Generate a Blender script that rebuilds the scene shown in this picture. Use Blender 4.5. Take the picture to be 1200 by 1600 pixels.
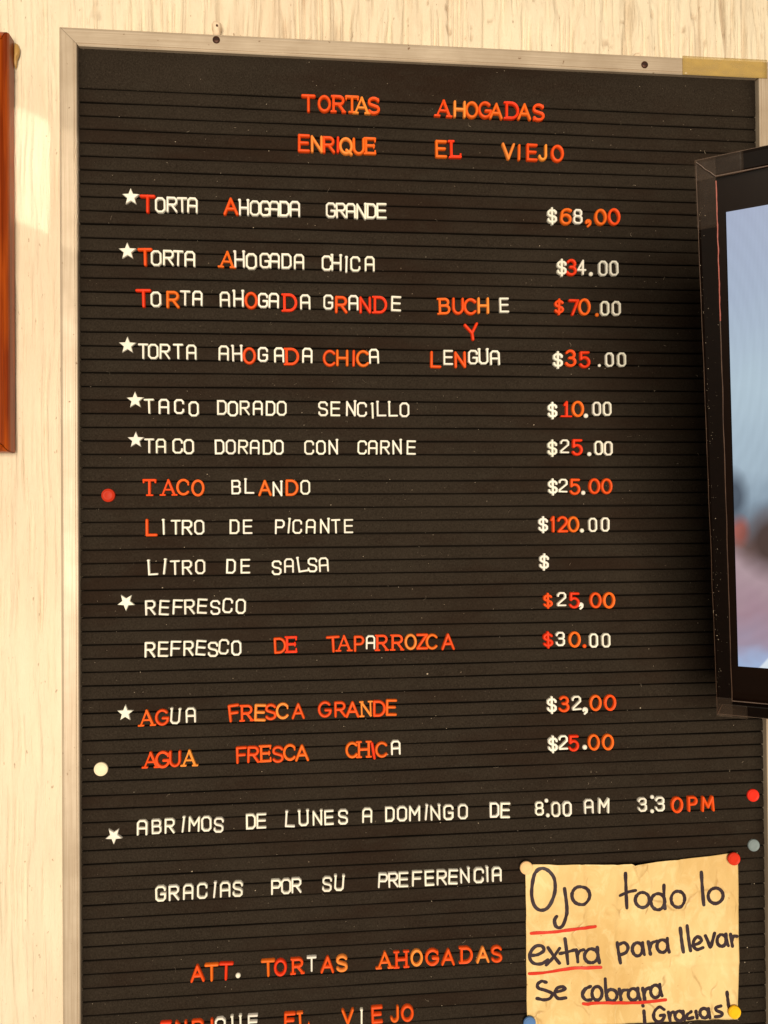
import bpy, bmesh, math, random
import numpy as np
from mathutils import Vector, Matrix
from mathutils import noise as mnoise

for o in list(bpy.data.objects):
    bpy.data.objects.remove(o)
scene = bpy.context.scene
COL = scene.collection
rnd = random.Random(7)
nrs = np.random.RandomState(5)

# ------------------------------------------------------------------ camera
cam_d = bpy.data.cameras.new('camera')
cam = bpy.data.objects.new('camera', cam_d)
COL.objects.link(cam)
cam_d.sensor_fit = 'VERTICAL'
cam_d.sensor_height = 36.0
cam_d.sensor_width = 27.0
cam_d.lens = 36.0 * 1155.0 / 1600.0
cam_d.clip_start = 0.01
cam_d.clip_end = 100
_yaw, _pitch, _roll = (0.0886522, 0.0088112, -0.0074361)
_fw = Vector((math.sin(_yaw) * math.cos(_pitch), math.cos(_yaw) * math.cos(_pitch), math.sin(_pitch)))
_r0 = Vector((math.cos(_yaw), -math.sin(_yaw), 0))
_u0 = _r0.cross(_fw)
_r = math.cos(_roll) * _r0 + math.sin(_roll) * _u0
_u = -math.sin(_roll) * _r0 + math.cos(_roll) * _u0
_m = Matrix((( _r.x, _u.x, -_fw.x), (_r.y, _u.y, -_fw.y), (_r.z, _u.z, -_fw.z))).to_4x4()
_m.translation = Vector((0.228797, -0.736565, -0.41972))
cam.matrix_world = _m
scene.camera = cam

# ------------------------------------------------------------------ light
scene.view_settings.view_transform = 'Standard'
scene.view_settings.look = 'None'
scene.view_settings.gamma = 1.0
scene.view_settings.exposure = 0.0
world = bpy.data.worlds.new('World')
scene.world = world
world.use_nodes = True
_bg = world.node_tree.nodes['Background']
_bg.inputs[0].default_value = (1.0, 0.83, 0.64, 1)
_bg.inputs[1].default_value = 0.20


def area_lamp(name, pos, target, sx, sy, power, color, spread=None):
    d = bpy.data.lights.new(name, 'AREA')
    d.shape = 'RECTANGLE'
    d.size, d.size_y = sx, sy
    d.energy = power
    d.color = color
    if spread is not None:
        d.spread = spread
    o = bpy.data.objects.new(name, d)
    COL.objects.link(o)
    o.location = pos
    o.rotation_euler = (Vector(target) - Vector(pos)).to_track_quat('-Z', 'Y').to_euler()
    return o


# the open shop front: daylight coming in from behind and a little to the left of the camera
area_lamp('shop_front_daylight', (0.12, -2.40, -0.42), (0.32, 0.0, -0.47), 1.40, 1.25, 94.0, (1.0, 0.88, 0.69))
# light thrown up by a small mirror-like surface outside: the bright patch left of the board
_t = Vector((-0.0395, 0.016, -0.079))
_d = Vector((-0.8, 1.0, 0.8)).normalized()
area_lamp('reflected_glint', _t - _d * 1.5, _t, 0.043, 0.094, 0.0105, (1.0, 0.93, 0.78), math.radians(0.50))


# ------------------------------------------------------------------ helpers
def tag(o, label=None, cat=None, group=None, kind=None):
    if label:
        o['label'] = label
    if cat:
        o['category'] = cat
    if group:
        o['group'] = group
    if kind:
        o['kind'] = kind
    return o


def link(name, me, parent=None, mat=None):
    o = bpy.data.objects.new(name, me)
    COL.objects.link(o)
    if mat:
        me.materials.append(mat)
    if parent:
        o.parent = parent
    return o


def mesh(name, verts, faces, smooth=False):
    me = bpy.data.meshes.new(name)
    me.from_pydata([tuple(v) for v in verts], [], faces)
    bm = bmesh.new()
    bm.from_mesh(me)
    bmesh.ops.recalc_face_normals(bm, faces=bm.faces)
    bm.to_mesh(me)
    bm.free()
    if smooth:
        me.polygons.foreach_set('use_smooth', [True] * len(me.polygons))
    me.update()
    return me


def empty(name, loc):
    o = bpy.data.objects.new(name, None)
    COL.objects.link(o)
    o.empty_display_size = 0.02
    o.location = loc
    return o


class NT:
    def __init__(self, name):
        self.m = bpy.data.materials.new(name)
        self.m.use_nodes = True
        self.t = self.m.node_tree
        self.b = self.t.nodes['Principled BSDF']
        self.out = self.t.nodes['Material Output']
        self._co = None

    def n(self, typ, **kw):
        nd = self.t.nodes.new(typ)
        for k, v in kw.items():
            setattr(nd, k, v)
        return nd

    def l(self, a, b):
        self.t.links.new(a, b)

    def co(self, scale=(1, 1, 1), which='Object', loc=(0, 0, 0)):
        c = self.n('ShaderNodeTexCoord')
        mp = self.n('ShaderNodeMapping')
        mp.inputs['Scale'].default_value = scale
        mp.inputs['Location'].default_value = loc
        self.l(c.outputs[which], mp.inputs['Vector'])
        return mp.outputs[0]

    def noise(self, scale, vec=None, detail=4, rough=0.55, dist=0):
        nd = self.n('ShaderNodeTexNoise')
        nd.inputs['Scale'].default_value = scale
        nd.inputs['Detail'].default_value = detail
        nd.inputs['Roughness'].default_value = rough
        nd.inputs['Distortion'].default_value = dist
        if vec:
            self.l(vec, nd.inputs['Vector'])
        return nd.outputs['Fac']

    def ramp(self, fac, stops):
        nd = self.n('ShaderNodeValToRGB')
        e = nd.color_ramp.elements
        while len(e) < len(stops):
            e.new(0.5)
        for el, (p, c) in zip(e, stops):
            el.position = p
            el.color = (c[0], c[1], c[2], 1) if hasattr(c, '__len__') else (c, c, c, 1)
        self.l(fac, nd.inputs[0])
        return nd.outputs[0]

    def mix(self, fac, a, b, mode='MIX'):
        nd = self.n('ShaderNodeMix', data_type='RGBA', blend_type=mode)
        for s, v in ((0, fac), (6, a), (7, b)):
            if hasattr(v, 'links') or hasattr(v, 'is_linked'):
                self.l(v, nd.inputs[s])
            elif hasattr(v, '__len__'):
                nd.inputs[s].default_value = (v[0], v[1], v[2], 1)
            else:
                nd.inputs[s].default_value = v
        return nd.outputs[2]

    def math(self, op, a, b=0.0, c=0.0):
        nd = self.n('ShaderNodeMath', operation=op)
        for i, v in enumerate((a, b, c)):
            if hasattr(v, 'is_linked'):
                self.l(v, nd.inputs[i])
            else:
                nd.inputs[i].default_value = v
        return nd.outputs[0]

    def bump(self, h, strength=0.3, dist=0.001):
        nd = self.n('ShaderNodeBump')
        nd.inputs['Strength'].default_value = strength
        nd.inputs['Distance'].default_value = dist
        self.l(h, nd.inputs['Height'])
        self.l(nd.outputs[0], self.b.inputs['Normal'])

    def set(self, **kw):
        for k, v in kw.items():
            k = k.replace('_', ' ')
            if hasattr(v, 'is_linked'):
                self.l(v, self.b.inputs[k])
            elif hasattr(v, '__len__'):
                self.b.inputs[k].default_value = (v[0], v[1], v[2], 1)
            else:
                self.b.inputs[k].default_value = v
        return self


# ------------------------------------------------------------------ materials
def mat_wall():
    t = NT('cream_stucco')
    v = t.co((60, 60, 5))
    streak = t.noise(1.0, v, 6, 0.6)
    blot = t.noise(9, t.co((1, 1, 0.5)), 5, 0.6)
    c = t.mix(t.ramp(streak, [(0.30, 0.0), (0.7, 1.0)]), (0.71, 0.60, 0.445), (0.75, 0.655, 0.50))
    c = t.mix(t.ramp(blot, [(0.42, 0.0), (0.75, 0.55)]), c, (0.62, 0.46, 0.33))
    speck = t.noise(300, t.co((1, 1, 0.4)), 2, 0.5)
    c = t.mix(t.ramp(speck, [(0.70, 0.0), (0.76, 0.6)]), c, (0.25, 0.13, 0.06))
    ad = t.n('ShaderNodeAttribute', attribute_name='crack_tone')
    c = t.mix(t.math('MULTIPLY', ad.outputs['Fac'], 0.8), c, (0.22, 0.12, 0.06))
    fine = t.noise(1.0, t.co((420, 420, 60)), 5, 0.65)
    t.bump(t.math('ADD', fine, t.math('MULTIPLY', streak, 1.2)), 0.7, 0.0020)
    t.set(Base_Color=c, Roughness=0.75)
    return t.m


def mat_felt(name, seed):
    t = NT(name)
    v = t.co((1, 1, 1), loc=(seed, 0, seed * 0.7))
    big = t.noise(14, v, 5, 0.6)
    fine = t.noise(620, v, 4, 0.8)
    weave = t.noise(1.0, t.co((2600, 2600, 500)), 2, 0.6)
    base = t.mix(t.ramp(big, [(0.3, 0.0), (0.72, 1.0)]), (0.0112, 0.0078, 0.0054), (0.0225, 0.0166, 0.0118))
    c = t.mix(t.ramp(fine, [(0.30, 0.0), (0.72, 1.0)]), base, (0.043, 0.033, 0.0245))
    red = t.noise(7, t.co((0.7, 1, 1.6), loc=(seed, 0, 2)), 4, 0.6)
    c = t.mix(t.ramp(red, [(0.48, 0.0), (0.66, 0.6)]), c, (0.021, 0.0105, 0.0065))
    worn = t.noise(26, t.co((1, 1, 2.2), loc=(0, 0, seed)), 5, 0.7)
    c = t.mix(t.ramp(worn, [(0.56, 0.0), (0.74, 0.5)]), c, (0.038, 0.031, 0.023))
    c = t.mix(t.ramp(weave, [(0.35, 0.45), (0.6, 0.0)]), c, (0.006, 0.004, 0.0025))
    dust = t.noise(330, v, 2, 0.5)
    c = t.mix(t.ramp(dust, [(0.735, 0.0), (0.79, 0.7)]), c, (0.22, 0.17, 0.12))
    t.bump(t.math('ADD', fine, weave), 0.5, 0.0006)
    t.set(Base_Color=c, Roughness=0.95, Sheen_Weight=0.0, Sheen_Roughness=0.5, Sheen_Tint=(1, 0.85, 0.7), Specular_IOR_Level=0.03)
    return t.m


def mat_plastic():
    # one moulded plastic; the colour of each piece is carried by the object, faded unevenly by the sun
    t = NT('moulded_plastic')
    oi = t.n('ShaderNodeObjectInfo')
    col = oi.outputs['Color']
    rv = oi.outputs['Random']
    add = t.n('ShaderNodeVectorMath', operation='ADD')
    comb = t.n('ShaderNodeCombineXYZ')
    t.l(t.math('MULTIPLY', rv, 37.0), comb.inputs[0])
    t.l(t.math('MULTIPLY', rv, 91.0), comb.inputs[2])
    t.l(t.co((1, 1, 1)), add.inputs[0])
    t.l(comb.outputs[0], add.inputs[1])
    fade = t.noise(60, add.outputs[0], 3, 0.6)
    grime = t.noise(420, add.outputs[0], 3, 0.6)
    hsv = t.n('ShaderNodeHueSaturation')
    hsv.inputs['Hue'].default_value = 0.512
    hsv.inputs['Saturation'].default_value = 0.93
    hsv.inputs['Value'].default_value = 1.12
    t.l(col, hsv.inputs['Color'])
    c = t.mix(t.ramp(fade, [(0.46, 0.0), (0.68, 0.5)]), col, hsv.outputs[0])
    c = t.mix(t.ramp(grime, [(0.62, 0.0), (0.80, 0.30)]), c, (0.22, 0.09, 0.03))
    t.bump(grime, 0.15, 0.0004)
    t.set(Base_Color=c, Roughness=0.42, Specular_IOR_Level=0.18)
    return t.m


def mat_alu(name, sc):
    t = NT(name)
    br = t.noise(1.0, t.co(sc), 5, 0.65)
    br2 = t.noise(2.3, t.co(sc), 4, 0.6)
    blot = t.noise(18, t.co(), 5, 0.6)
    c = t.mix(t.ramp(blot, [(0.35, 0.0), (0.7, 1.0)]), (0.46, 0.365, 0.27), (0.60, 0.495, 0.38))
    c = t.mix(t.ramp(t.math('MULTIPLY', br, br2), [(0.16, 0.55), (0.30, 0.0)]), c, (0.37, 0.27, 0.18))
    spot = t.noise(150, t.co(), 2, 0.5)
    c = t.mix(t.ramp(spot, [(0.73, 0.0), (0.78, 0.75)]), c, (0.14, 0.06, 0.02))
    t.bump(br, 0.12, 0.0003)
    t.set(Base_Color=c, Roughness=0.42, Metallic=0.3)
    return t.m


def mat_wood():
    t = NT('varnished_red_wood')
    g = t.noise(1.0, t.co((700, 700, 14)), 5, 0.6, 0.4)
    g2 = t.noise(1.0, t.co((120, 120, 9)), 3, 0.5)
    c = t.mix(g, (0.070, 0.007, 0.001), (0.30, 0.042, 0.002))
    c = t.mix(t.ramp(g2, [(0.4, 0.0), (0.7, 0.7)]), c, (0.44, 0.08, 0.004))
    t.set(Base_Color=c, Roughness=0.35, Specular_IOR_Level=0.25, Coat_Weight=0.12, Coat_Roughness=0.15)
    return t.m


def mat_plain(name, c, rough=0.5, metal=0.0, var=0.25, scale=120, spec=0.5):
    t = NT(name)
    n = t.noise(scale, t.co(), 4, 0.6)
    dark = tuple(x * (1 - var) for x in c)
    t.set(Base_Color=t.mix(n, dark, tuple(min(1, x * (1 + var * 0.6)) for x in c)), Roughness=rough, Metallic=metal, Specular_IOR_Level=spec)
    return t.m


def mat_paper():
    t = NT('yellowed_taped_paper')
    a = t.noise(13, t.co((1, 1, 0.55)), 6, 0.62, 0.6)
    b = t.noise(60, t.co((1, 1, 0.7)), 5, 0.65, 0.8)
    c = t.mix(t.ramp(a, [(0.32, 0.0), (0.70, 1.0)]), (0.62, 0.415, 0.165), (0.76, 0.565, 0.275))
    c = t.mix(t.ramp(b, [(0.50, 0.0), (0.63, 0.35), (0.72, 0.05)]), c, (0.88, 0.71, 0.40))
    d = t.noise(7, t.co((1, 1, 1.3)), 3, 0.6)
    c = t.mix(t.ramp(d, [(0.5, 0.0), (0.75, 0.5)]), c, (0.52, 0.30, 0.095))
    sp = t.noise(170, t.co(), 2, 0.5)
    c = t.mix(t.ramp(sp, [(0.745, 0.0), (0.79, 0.6)]), c, (0.35, 0.15, 0.04))
    wv = t.n('ShaderNodeVectorMath', operation='ADD')
    nz = t.n('ShaderNodeTexNoise')
    nz.inputs['Scale'].default_value = 30
    t.l(t.co(), nz.inputs['Vector'])
    sc = t.n('ShaderNodeVectorMath', operation='SCALE')
    sc.inputs['Scale'].default_value = 0.035
    t.l(nz.outputs['Color'], sc.inputs[0])
    t.l(t.co((1, 1, 0.55)), wv.inputs[0])
    t.l(sc.outputs[0], wv.inputs[1])
    vo = t.n('ShaderNodeTexVoronoi', feature='DISTANCE_TO_EDGE')
    vo.inputs['Scale'].default_value = 21
    t.l(wv.outputs[0], vo.inputs['Vector'])
    crease = t.ramp(vo.outputs['Distance'], [(0.0, 1.0), (0.035, 0.0)])
    some = t.ramp(t.noise(24, t.co((1, 1, 1)), 3, 0.6), [(0.48, 0.0), (0.60, 1.0)])
    crease = t.math('MULTIPLY', crease, some)
    c = t.mix(t.math('MULTIPLY', crease, 0.55), c, (0.40, 0.21, 0.06))
    t.bump(t.math('SUBTRACT', b, t.math('MULTIPLY', crease, 0.8)), 0.7, 0.0012)
    t.set(Base_Color=c, Roughness=0.38, Specular_IOR_Level=0.3, Coat_Weight=0.08, Coat_Roughness=0.22)
    return t.m


def mat_tape(name, col, alpha, rough=0.25, bump=0.3):
    t = NT(name)
    n = t.noise(60, t.co((1, 1, 2)), 3, 0.5)
    t.set(Base_Color=t.mix(n, tuple(x * 0.8 for x in col), col), Roughness=rough, Alpha=t.ramp(n, [(0.3, alpha * 0.8), (0.7, min(1.0, alpha * 1.2))]))
    t.bump(n, bump, 0.0006)
    return t.m


def mat_screen():
    t = NT('lit_screen')
    tc = t.n('ShaderNodeTexCoord')
    sep = t.n('ShaderNodeSeparateXYZ')
    t.l(tc.outputs['Object'], sep.inputs[0])
    x, v = sep.outputs[0], sep.outputs[2]        # metres from the screen's upper left corner, v runs down as -z
    down = t.math('MULTIPLY', v, -1.0 / 0.379)
    soft = t.noise(42, t.co((1, 1, 1)), 2, 0.4)
    dn = t.math('ADD', down, t.math('MULTIPLY_ADD', soft, 0.10, -0.05))
    c = t.ramp(dn, [(0.0, (0.35, 0.41, 0.56)), (0.15, (0.37, 0.45, 0.58)), (0.34, (0.43, 0.55, 0.64)), (0.50, (0.36, 0.47, 0.56)),
                    (0.60, (0.22, 0.30, 0.38)), (0.68, (0.20, 0.12, 0.11)), (0.74, (0.42, 0.30, 0.33)), (0.86, (0.36, 0.23, 0.28)),
                    (0.94, (0.34, 0.27, 0.36)), (1.0, (0.34, 0.44, 0.66))])

    def blob(cx, cd, rx, rd, col, amt):
        dx = t.math('DIVIDE', t.math('SUBTRACT', x, cx), rx)
        dd = t.math('DIVIDE', t.math('SUBTRACT', down, cd), rd)
        q = t.math('SQRT', t.math('ADD', t.math('MULTIPLY', dx, dx), t.math('MULTIPLY', dd, dd)))
        return t.mix(t.ramp(q, [(0.35, amt), (1.0, 0.0)]), c, col)
    c = blob(0.004, 0.655, 0.009, 0.045, (0.42, 0.10, 0.07), 0.9)
    c = blob(0.000, 0.575, 0.013, 0.075, (0.04, 0.06, 0.09), 0.9)
    c = blob(0.028, 0.680, 0.030, 0.105, (0.05, 0.025, 0.02), 0.97)
    c = blob(0.28, 0.62, 0.22, 0.5, (0.28, 0.10, 0.07), 0.8)
    # a pale shape rising from the lower edge
    edge = t.math('SUBTRACT', t.math('ADD', t.math('MULTIPLY', x, 3.9), down), 1.062)
    c = t.mix(t.ramp(edge, [(0.0, 0.0), (0.008, 1.0)]), c, (0.70, 0.78, 0.86))
    wave = t.math('SINE', t.math('MULTIPLY', x, 6.283 / 0.00085))
    ringx = t.math('MULTIPLY', t.math('SUBTRACT', x, -0.02), 2.3)
    ringd = t.math('MULTIPLY', t.math('SUBTRACT', down, 0.28), 0.379)
    ring = t.math('SINE', t.math('MULTIPLY', t.math('SQRT', t.math('ADD', t.math('MULTIPLY', ringx, ringx), t.math('MULTIPLY', ringd, ringd))), 430.0))
    k = t.math('ADD', t.math('MULTIPLY_ADD', wave, 0.07, 1.0), t.math('MULTIPLY', ring, 0.018))
    sc = t.n('ShaderNodeVectorMath', operation='SCALE')
    t.l(c, sc.inputs[0])
    t.l(k, sc.inputs['Scale'])
    t.set(Base_Color=(0.01, 0.01, 0.012), Roughness=0.25)
    t.l(sc.outputs[0], t.b.inputs['Emission Color'])
    t.b.inputs['Emission Strength'].default_value = 0.95
    return t.m


M_WALL = mat_wall()
M_FELT = [mat_felt('brown_black_felt', 0.0), mat_felt('brown_black_felt_worn', 3.7), mat_felt('brown_black_felt_faded', 8.3)]
M_PLASTIC = mat_plastic()
M_ALU_H = mat_alu('champagne_aluminium_rail', (7, 300, 700))
M_ALU_V = mat_alu('champagne_aluminium_stile', (700, 300, 7))
M_WOOD = mat_wood()
M_PAPER = mat_paper()
M_BACK = mat_plain('dark_backing', (0.010, 0.007, 0.005), 0.95, spec=0.1)
M_BOARD = mat_plain('brown_hardboard', (0.34, 0.25, 0.17), 0.8)
M_SCREW = mat_plain('rusty_screw', (0.060, 0.020, 0.010), 0.55, 0.5)
M_SLOT = mat_plain('screw_slot', (0.010, 0.005, 0.003), 0.8)
M_PLASTER = mat_plain('painted_plaster_lump', (0.74, 0.58, 0.42), 0.8, scale=400)
M_GLUE = mat_plain('old_yellow_glue', (0.42, 0.24, 0.07), 0.4, scale=160)
M_INK = mat_plain('dark_marker_ink', (0.032, 0.016, 0.022), 0.45, var=0.6, scale=330)
M_RED_INK = mat_plain('red_marker_ink', (0.62, 0.035, 0.015), 0.4, var=0.2)
M_TVBLACK = mat_plain('black_tv_plastic', (0.0032, 0.0014, 0.0008), 0.5, var=0.5, scale=220, spec=0.06)
M_BEZEL = mat_plain('black_gloss_bezel', (0.005, 0.002, 0.001), 0.3, spec=0.12)
M_SCREEN = mat_screen()
M_FILM = mat_plain('brown_film_edge', (0.075, 0.040, 0.025), 0.4, var=0.9, scale=70)
M_RED_REFLECTION = mat_plain('red_reflection_bead', (0.30, 0.075, 0.055), 0.4)
M_TAPE_Y = mat_tape('yellowed_tape', (0.62, 0.42, 0.13), 0.50)
M_TAPE_C = mat_tape('clear_packing_tape', (0.15, 0.10, 0.07), 0.06, 0.30, 0.05)
M_LINT = mat_plain('pale_lint', (0.52, 0.42, 0.31), 0.9)
M_PRINT = mat_plain('picture_print', (0.30, 0.20, 0.12), 0.6, scale=20)

# ------------------------------------------------------------------ wall
WALL_Y = 0.016


def vnoise(u, v, seed):
    r = np.random.RandomState(seed)
    T = r.rand(257, 257)
    T[256] = T[0]
    T[:, 256] = T[:, 0]
    ui, vi = np.floor(u).astype(int), np.floor(v).astype(int)
    fu, fv = u - ui, v - vi
    fu = fu * fu * (3 - 2 * fu)
    fv = fv * fv * (3 - 2 * fv)
    ui %= 256
    vi %= 256
    return (T[ui, vi] * (1 - fu) + T[ui + 1, vi] * fu) * (1 - fv) + (T[ui, vi + 1] * (1 - fu) + T[ui + 1, vi + 1] * fu) * fv


def build_wall():
    xs = np.concatenate([np.arange(-0.9, -0.15, 0.012), np.arange(-0.15, 0.80, 0.0009), np.arange(0.80, 1.7, 0.012)])
    zs = np.concatenate([np.arange(-1.7, -1.02, 0.03), np.arange(-1.02, 0.0, 0.008), np.arange(0.0, 0.13, 0.003), np.arange(0.13, 0.6, 0.02)])
    X, Z = np.meshgrid(xs, zs)
    wob = (vnoise(X * 6, Z * 9, 1) - 0.5) * 0.006 + (vnoise(X * 40, Z * 30, 2) - 0.5) * 0.0016
    xw = X + wob
    rg = lambda q: 1 - np.abs(2 * q - 1)
    h = 0.0016 * vnoise(xw * 38, Z * 2.2, 3) + 0.0048 * rg(vnoise(xw * 80, Z * 5, 4)) ** 1.7 + 0.0044 * rg(vnoise(xw * 190, Z * 14, 5)) ** 1.3 + 0.0009 * vnoise(X * 300, Z * 160, 9)
    n = vnoise(xw * 60, Z * 3.0, 6)
    mask = np.clip((vnoise(X * 22, Z * 16, 7) - 0.45) * 4, 0, 1)
    c1 = np.exp(-((n - 0.5) / 0.045) ** 2) * mask
    h -= 0.0034 * c1
    n2 = vnoise(xw * 26 + 40, Z * 1.6, 8)
    c2 = np.exp(-((n2 - 0.52) / 0.020) ** 2) * np.clip((vnoise(X * 14, Z * 12, 11) - 0.42) * 5, 0, 1)
    h -= 0.0042 * c2
    pit = np.clip((vnoise(X * 330, Z * 210, 13) * vnoise(X * 90, Z * 60, 14) - 0.60) * 9, 0, 1)
    h -= 0.0020 * pit
    # smoother towards the left of the board
    k = np.clip((X + 0.005) / 0.05, 0.48, 1.0)
    Y = WALL_Y + 0.0085 - h * k - 0.0085 * 0.55 * (1 - k)
    Y = np.maximum(Y, WALL_Y - 0.0010)
    crack_tone = np.clip(c1 * 0.34 + c2 * 0.65 + pit * 0.5, 0, 1) * (0.15 + 0.85 * np.clip((X + 0.01) / 0.06, 0, 1))  # darker tone in the cracks and pits, weaker towards the left
    nz, nx = X.shape
    co = np.stack([X, Y, Z], -1).reshape(-1, 3)
    idx = np.arange(nz * nx).reshape(nz, nx)
    f = np.stack([idx[:-1, :-1], idx[:-1, 1:], idx[1:, 1:], idx[1:, :-1]], -1).reshape(-1, 4)
    me = bpy.data.meshes.new('wall')
    me.vertices.add(len(co))
    me.vertices.foreach_set('co', co.ravel())
    me.loops.add(f.size)
    me.loops.foreach_set('vertex_index', f.ravel())
    me.polygons.add(len(f))
    me.polygons.foreach_set('loop_start', np.arange(0, f.size, 4))
    me.polygons.foreach_set('loop_total', np.full(len(f), 4))
    me.polygons.foreach_set('use_smooth', np.ones(len(f), bool))
    me.update(calc_edges=True)
    at = me.attributes.new('crack_tone', 'FLOAT', 'POINT')
    at.data.foreach_set('value', crack_tone.ravel().astype(np.float32))
    o = link('wall', me, None, M_WALL)
    tag(o, 'cream painted stucco wall with rough vertical drips behind the menu board', 'wall')
    return o


build_wall()


# ------------------------------------------------------------------ mitred rails (picture frame and board frame)
def mitre_rail(name, a, b, inward, prof, mat, parent, gap=0.0002):
    """a, b: outer corners (x, z); inward: unit (x, z); prof: list of (t inward, y)."""
    a, b, n = np.array(a, float), np.array(b, float), np.array(inward, float)
    d = (b - a) / np.linalg.norm(b - a)
    va, vb = [], []
    for t, y in prof:
        p = a + n * t + d * (t + gap)
        q = b + n * t - d * (t + gap)
        va.append((p[0], y, p[1]))
        vb.append((q[0], y, q[1]))
    k = len(prof)
    vs = va + vb
    fs = [(i, (i + 1) % k, k + (i + 1) % k, k + i) for i in range(k)]
    fs += [tuple(range(k)), tuple(range(2 * k - 1, k - 1, -1))]
    return link(name, mesh(name, vs, fs), parent, mat)


# ------------------------------------------------------------------ the letter board
BW = 0.690          # inner width
PITCH = 0.013168    # groove to groove
TOP = 0.0385        # inner edge of the top rail
BOT = -1.075
OL, OR, OT, OB = -0.0172, 0.7085, 0.0572, BOT - 0.019

board = empty('letter_board', (0.345, 0, BOT))
tag(board, 'tall dark grooved felt menu board in a pale metal frame on the cream wall', 'menu board')
BINV = Vector((-0.345, 0, -BOT))


def bpart(o):
    o.parent = board
    o.location = BINV
    return o


prof_board = [(0.0, 0.0145), (0.0, -0.0022), (0.0012, -0.0036), (0.0028, -0.0040), (0.0140, -0.0040), (0.0143, -0.0034), (0.0146, -0.0034),
              (0.0149, -0.0042), (0.0158, -0.0042), (0.0166, -0.0034), (0.0168, 0.0060), (0.0120, 0.0145)]
prof_board = [(t * 0.0185 / 0.0168, y) for t, y in prof_board]
prof_side = [(t * 0.0168 / 0.0185, y) for t, y in prof_board]
for a, b, n, pr in (((OL, OT), (OR, OT), (0, -1), prof_board), ((OL, OB), (OR, OB), (0, 1), prof_board),
                    ((OL, OB), (OL, OT), (1, 0), prof_side), ((OR, OB), (OR, OT), (-1, 0), prof_side)):
    bpart(mitre_rail('frame_rail', a, b, n, pr, M_ALU_H if n[0] == 0 else M_ALU_V, board))


def box_mesh(name, x0, x1, y0, y1, z0, z1, bev=0.0):
    bm = bmesh.new()
    bmesh.ops.create_cube(bm, size=1.0)
    for v in bm.verts:
        v.co = Vector(((x0 + x1) / 2 + v.co.x * (x1 - x0), (y0 + y1) / 2 + v.co.y * (y1 - y0), (z0 + z1) / 2 + v.co.z * (z1 - z0)))
    if bev:
        bmesh.ops.bevel(bm, geom=list(bm.edges), offset=bev, segments=2, profile=0.5, affect='EDGES')
    me = bpy.data.meshes.new(name)
    bm.to_mesh(me)
    bm.free()
    return me


bpart(link('core_panel', box_mesh('core_panel', 0.0005, BW - 0.0005, 0.0058, 0.0090, BOT + 0.001, TOP - 0.001), board, M_BACK))
bpart(link('backing_panel', box_mesh('backing_panel', -0.0205, 0.700, 0.0096, 0.0136, BOT, 0.0475), board, M_BOARD))


def slat(k, z_top, z_bot, first=False):
    """one felt covered slat, slightly wavy, its lower lip standing proud of the next groove."""
    n = 46
    r1, r2 = rnd.uniform(0, 99), rnd.uniform(0, 99)
    fat = rnd.uniform(-0.00005, 0.00008)
    vs, fs = [], []
    h = z_top - z_bot
    prof = [(0.0056, 0.00058), (0.0022, 0.00060), (0.0007, 0.00072), (0.0001, 0.0013), (-0.0002, h * 0.35), (-0.0004 - fat, h * 0.72),
            (-0.0003 - fat, h - 0.0016), (0.0001, h - 0.00075), (0.0010, h - 0.00050), (0.0056, h - 0.00048)]
    for i in range(n + 1):
        x = 0.0002 + (BW - 0.0004) * i / n
        wt = 0.00050 * mnoise.noise((x * 11, r1, 0.3)) + 0.00018 * mnoise.noise((x * 60, r1, 5.3))
        wb = 0.00050 * mnoise.noise((x * 11, r2, 0.7)) + 0.00018 * mnoise.noise((x * 60, r2, 2.3))
        wy = 0.00018 * mnoise.noise((x * 8, r1, r2))
        for j, (y, s) in enumerate(prof):
            f = s / h
            vs.append((x, y + wy * (1 if 0 < j < len(prof) - 1 else 0), z_top - s + wt * (1 - f) + wb * f))
    m = len(prof)
    for i in range(n):
        for j in range(m - 1):
            fs.append((i * m + j, i * m + j + 1, (i + 1) * m + j + 1, (i + 1) * m + j))
    fs.append(tuple(range(m)))
    fs.append(tuple(n * m + j for j in range(m)))
    me = mesh('felt_slat', vs, fs, True)
    ids = [1 if (p.center.y > 0.0008) else 0 for p in me.polygons]
    return me, ids


_zj = [0.0]
for k in range(1, 82):
    _zj.append(-PITCH * k + rnd.uniform(-0.00025, 0.00025))
def add_slat(name, k, a, b, felt):
    me, ids = slat(k, a, b)
    o = link(name, me, board, felt)
    me.materials.append(M_BACK)          # dark colour put in for the shade inside the groove
    me.polygons.foreach_set('material_index', ids)
    bpart(o)


for k in range(81):
    add_slat('felt_slat', k, _zj[k], _zj[k + 1], M_FELT[rnd.choice((0, 0, 1, 2))])
add_slat('felt_panel', -1, TOP + 0.0022, 0.0, M_FELT[0])


def lathe_y(prof, seg=24):
    """prof: (radius, y); axis along y."""
    vs, fs = [], []
    m = len(prof)
    for i in range(seg):
        a = 2 * math.pi * i / seg
        for r, y in prof:
            vs.append((r * math.cos(a), y, r * math.sin(a)))
    for i in range(seg):
        for j in range(m - 1):
            fs.append((i * m + j, i * m + j + 1, ((i + 1) % seg) * m + j + 1, ((i + 1) % seg) * m + j))
    fs.append(tuple(i * m for i in range(seg)))
    fs.append(tuple(i * m + m - 1 for i in range(seg)))
    return vs, fs


# dark screws in the top rail
for sx, sz in [(0.13221, 0.05096), (0.56755, 0.04687)]:
    v, f = lathe_y([(0.0036, -0.0041), (0.0036, -0.0046), (0.0031, -0.0052), (0.0012, -0.0055)], 20)
    s = link('screw', mesh('screw', [(x + sx, y, z + sz) for x, y, z in v], f, True), None, M_SCREW)
    bpart(s)
    sl = link('screw_slot', box_mesh('screw_slot', sx - 0.0026, sx + 0.0026, -0.0058, -0.0056, sz - 0.0004, sz + 0.0004), s, M_SLOT)

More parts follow.
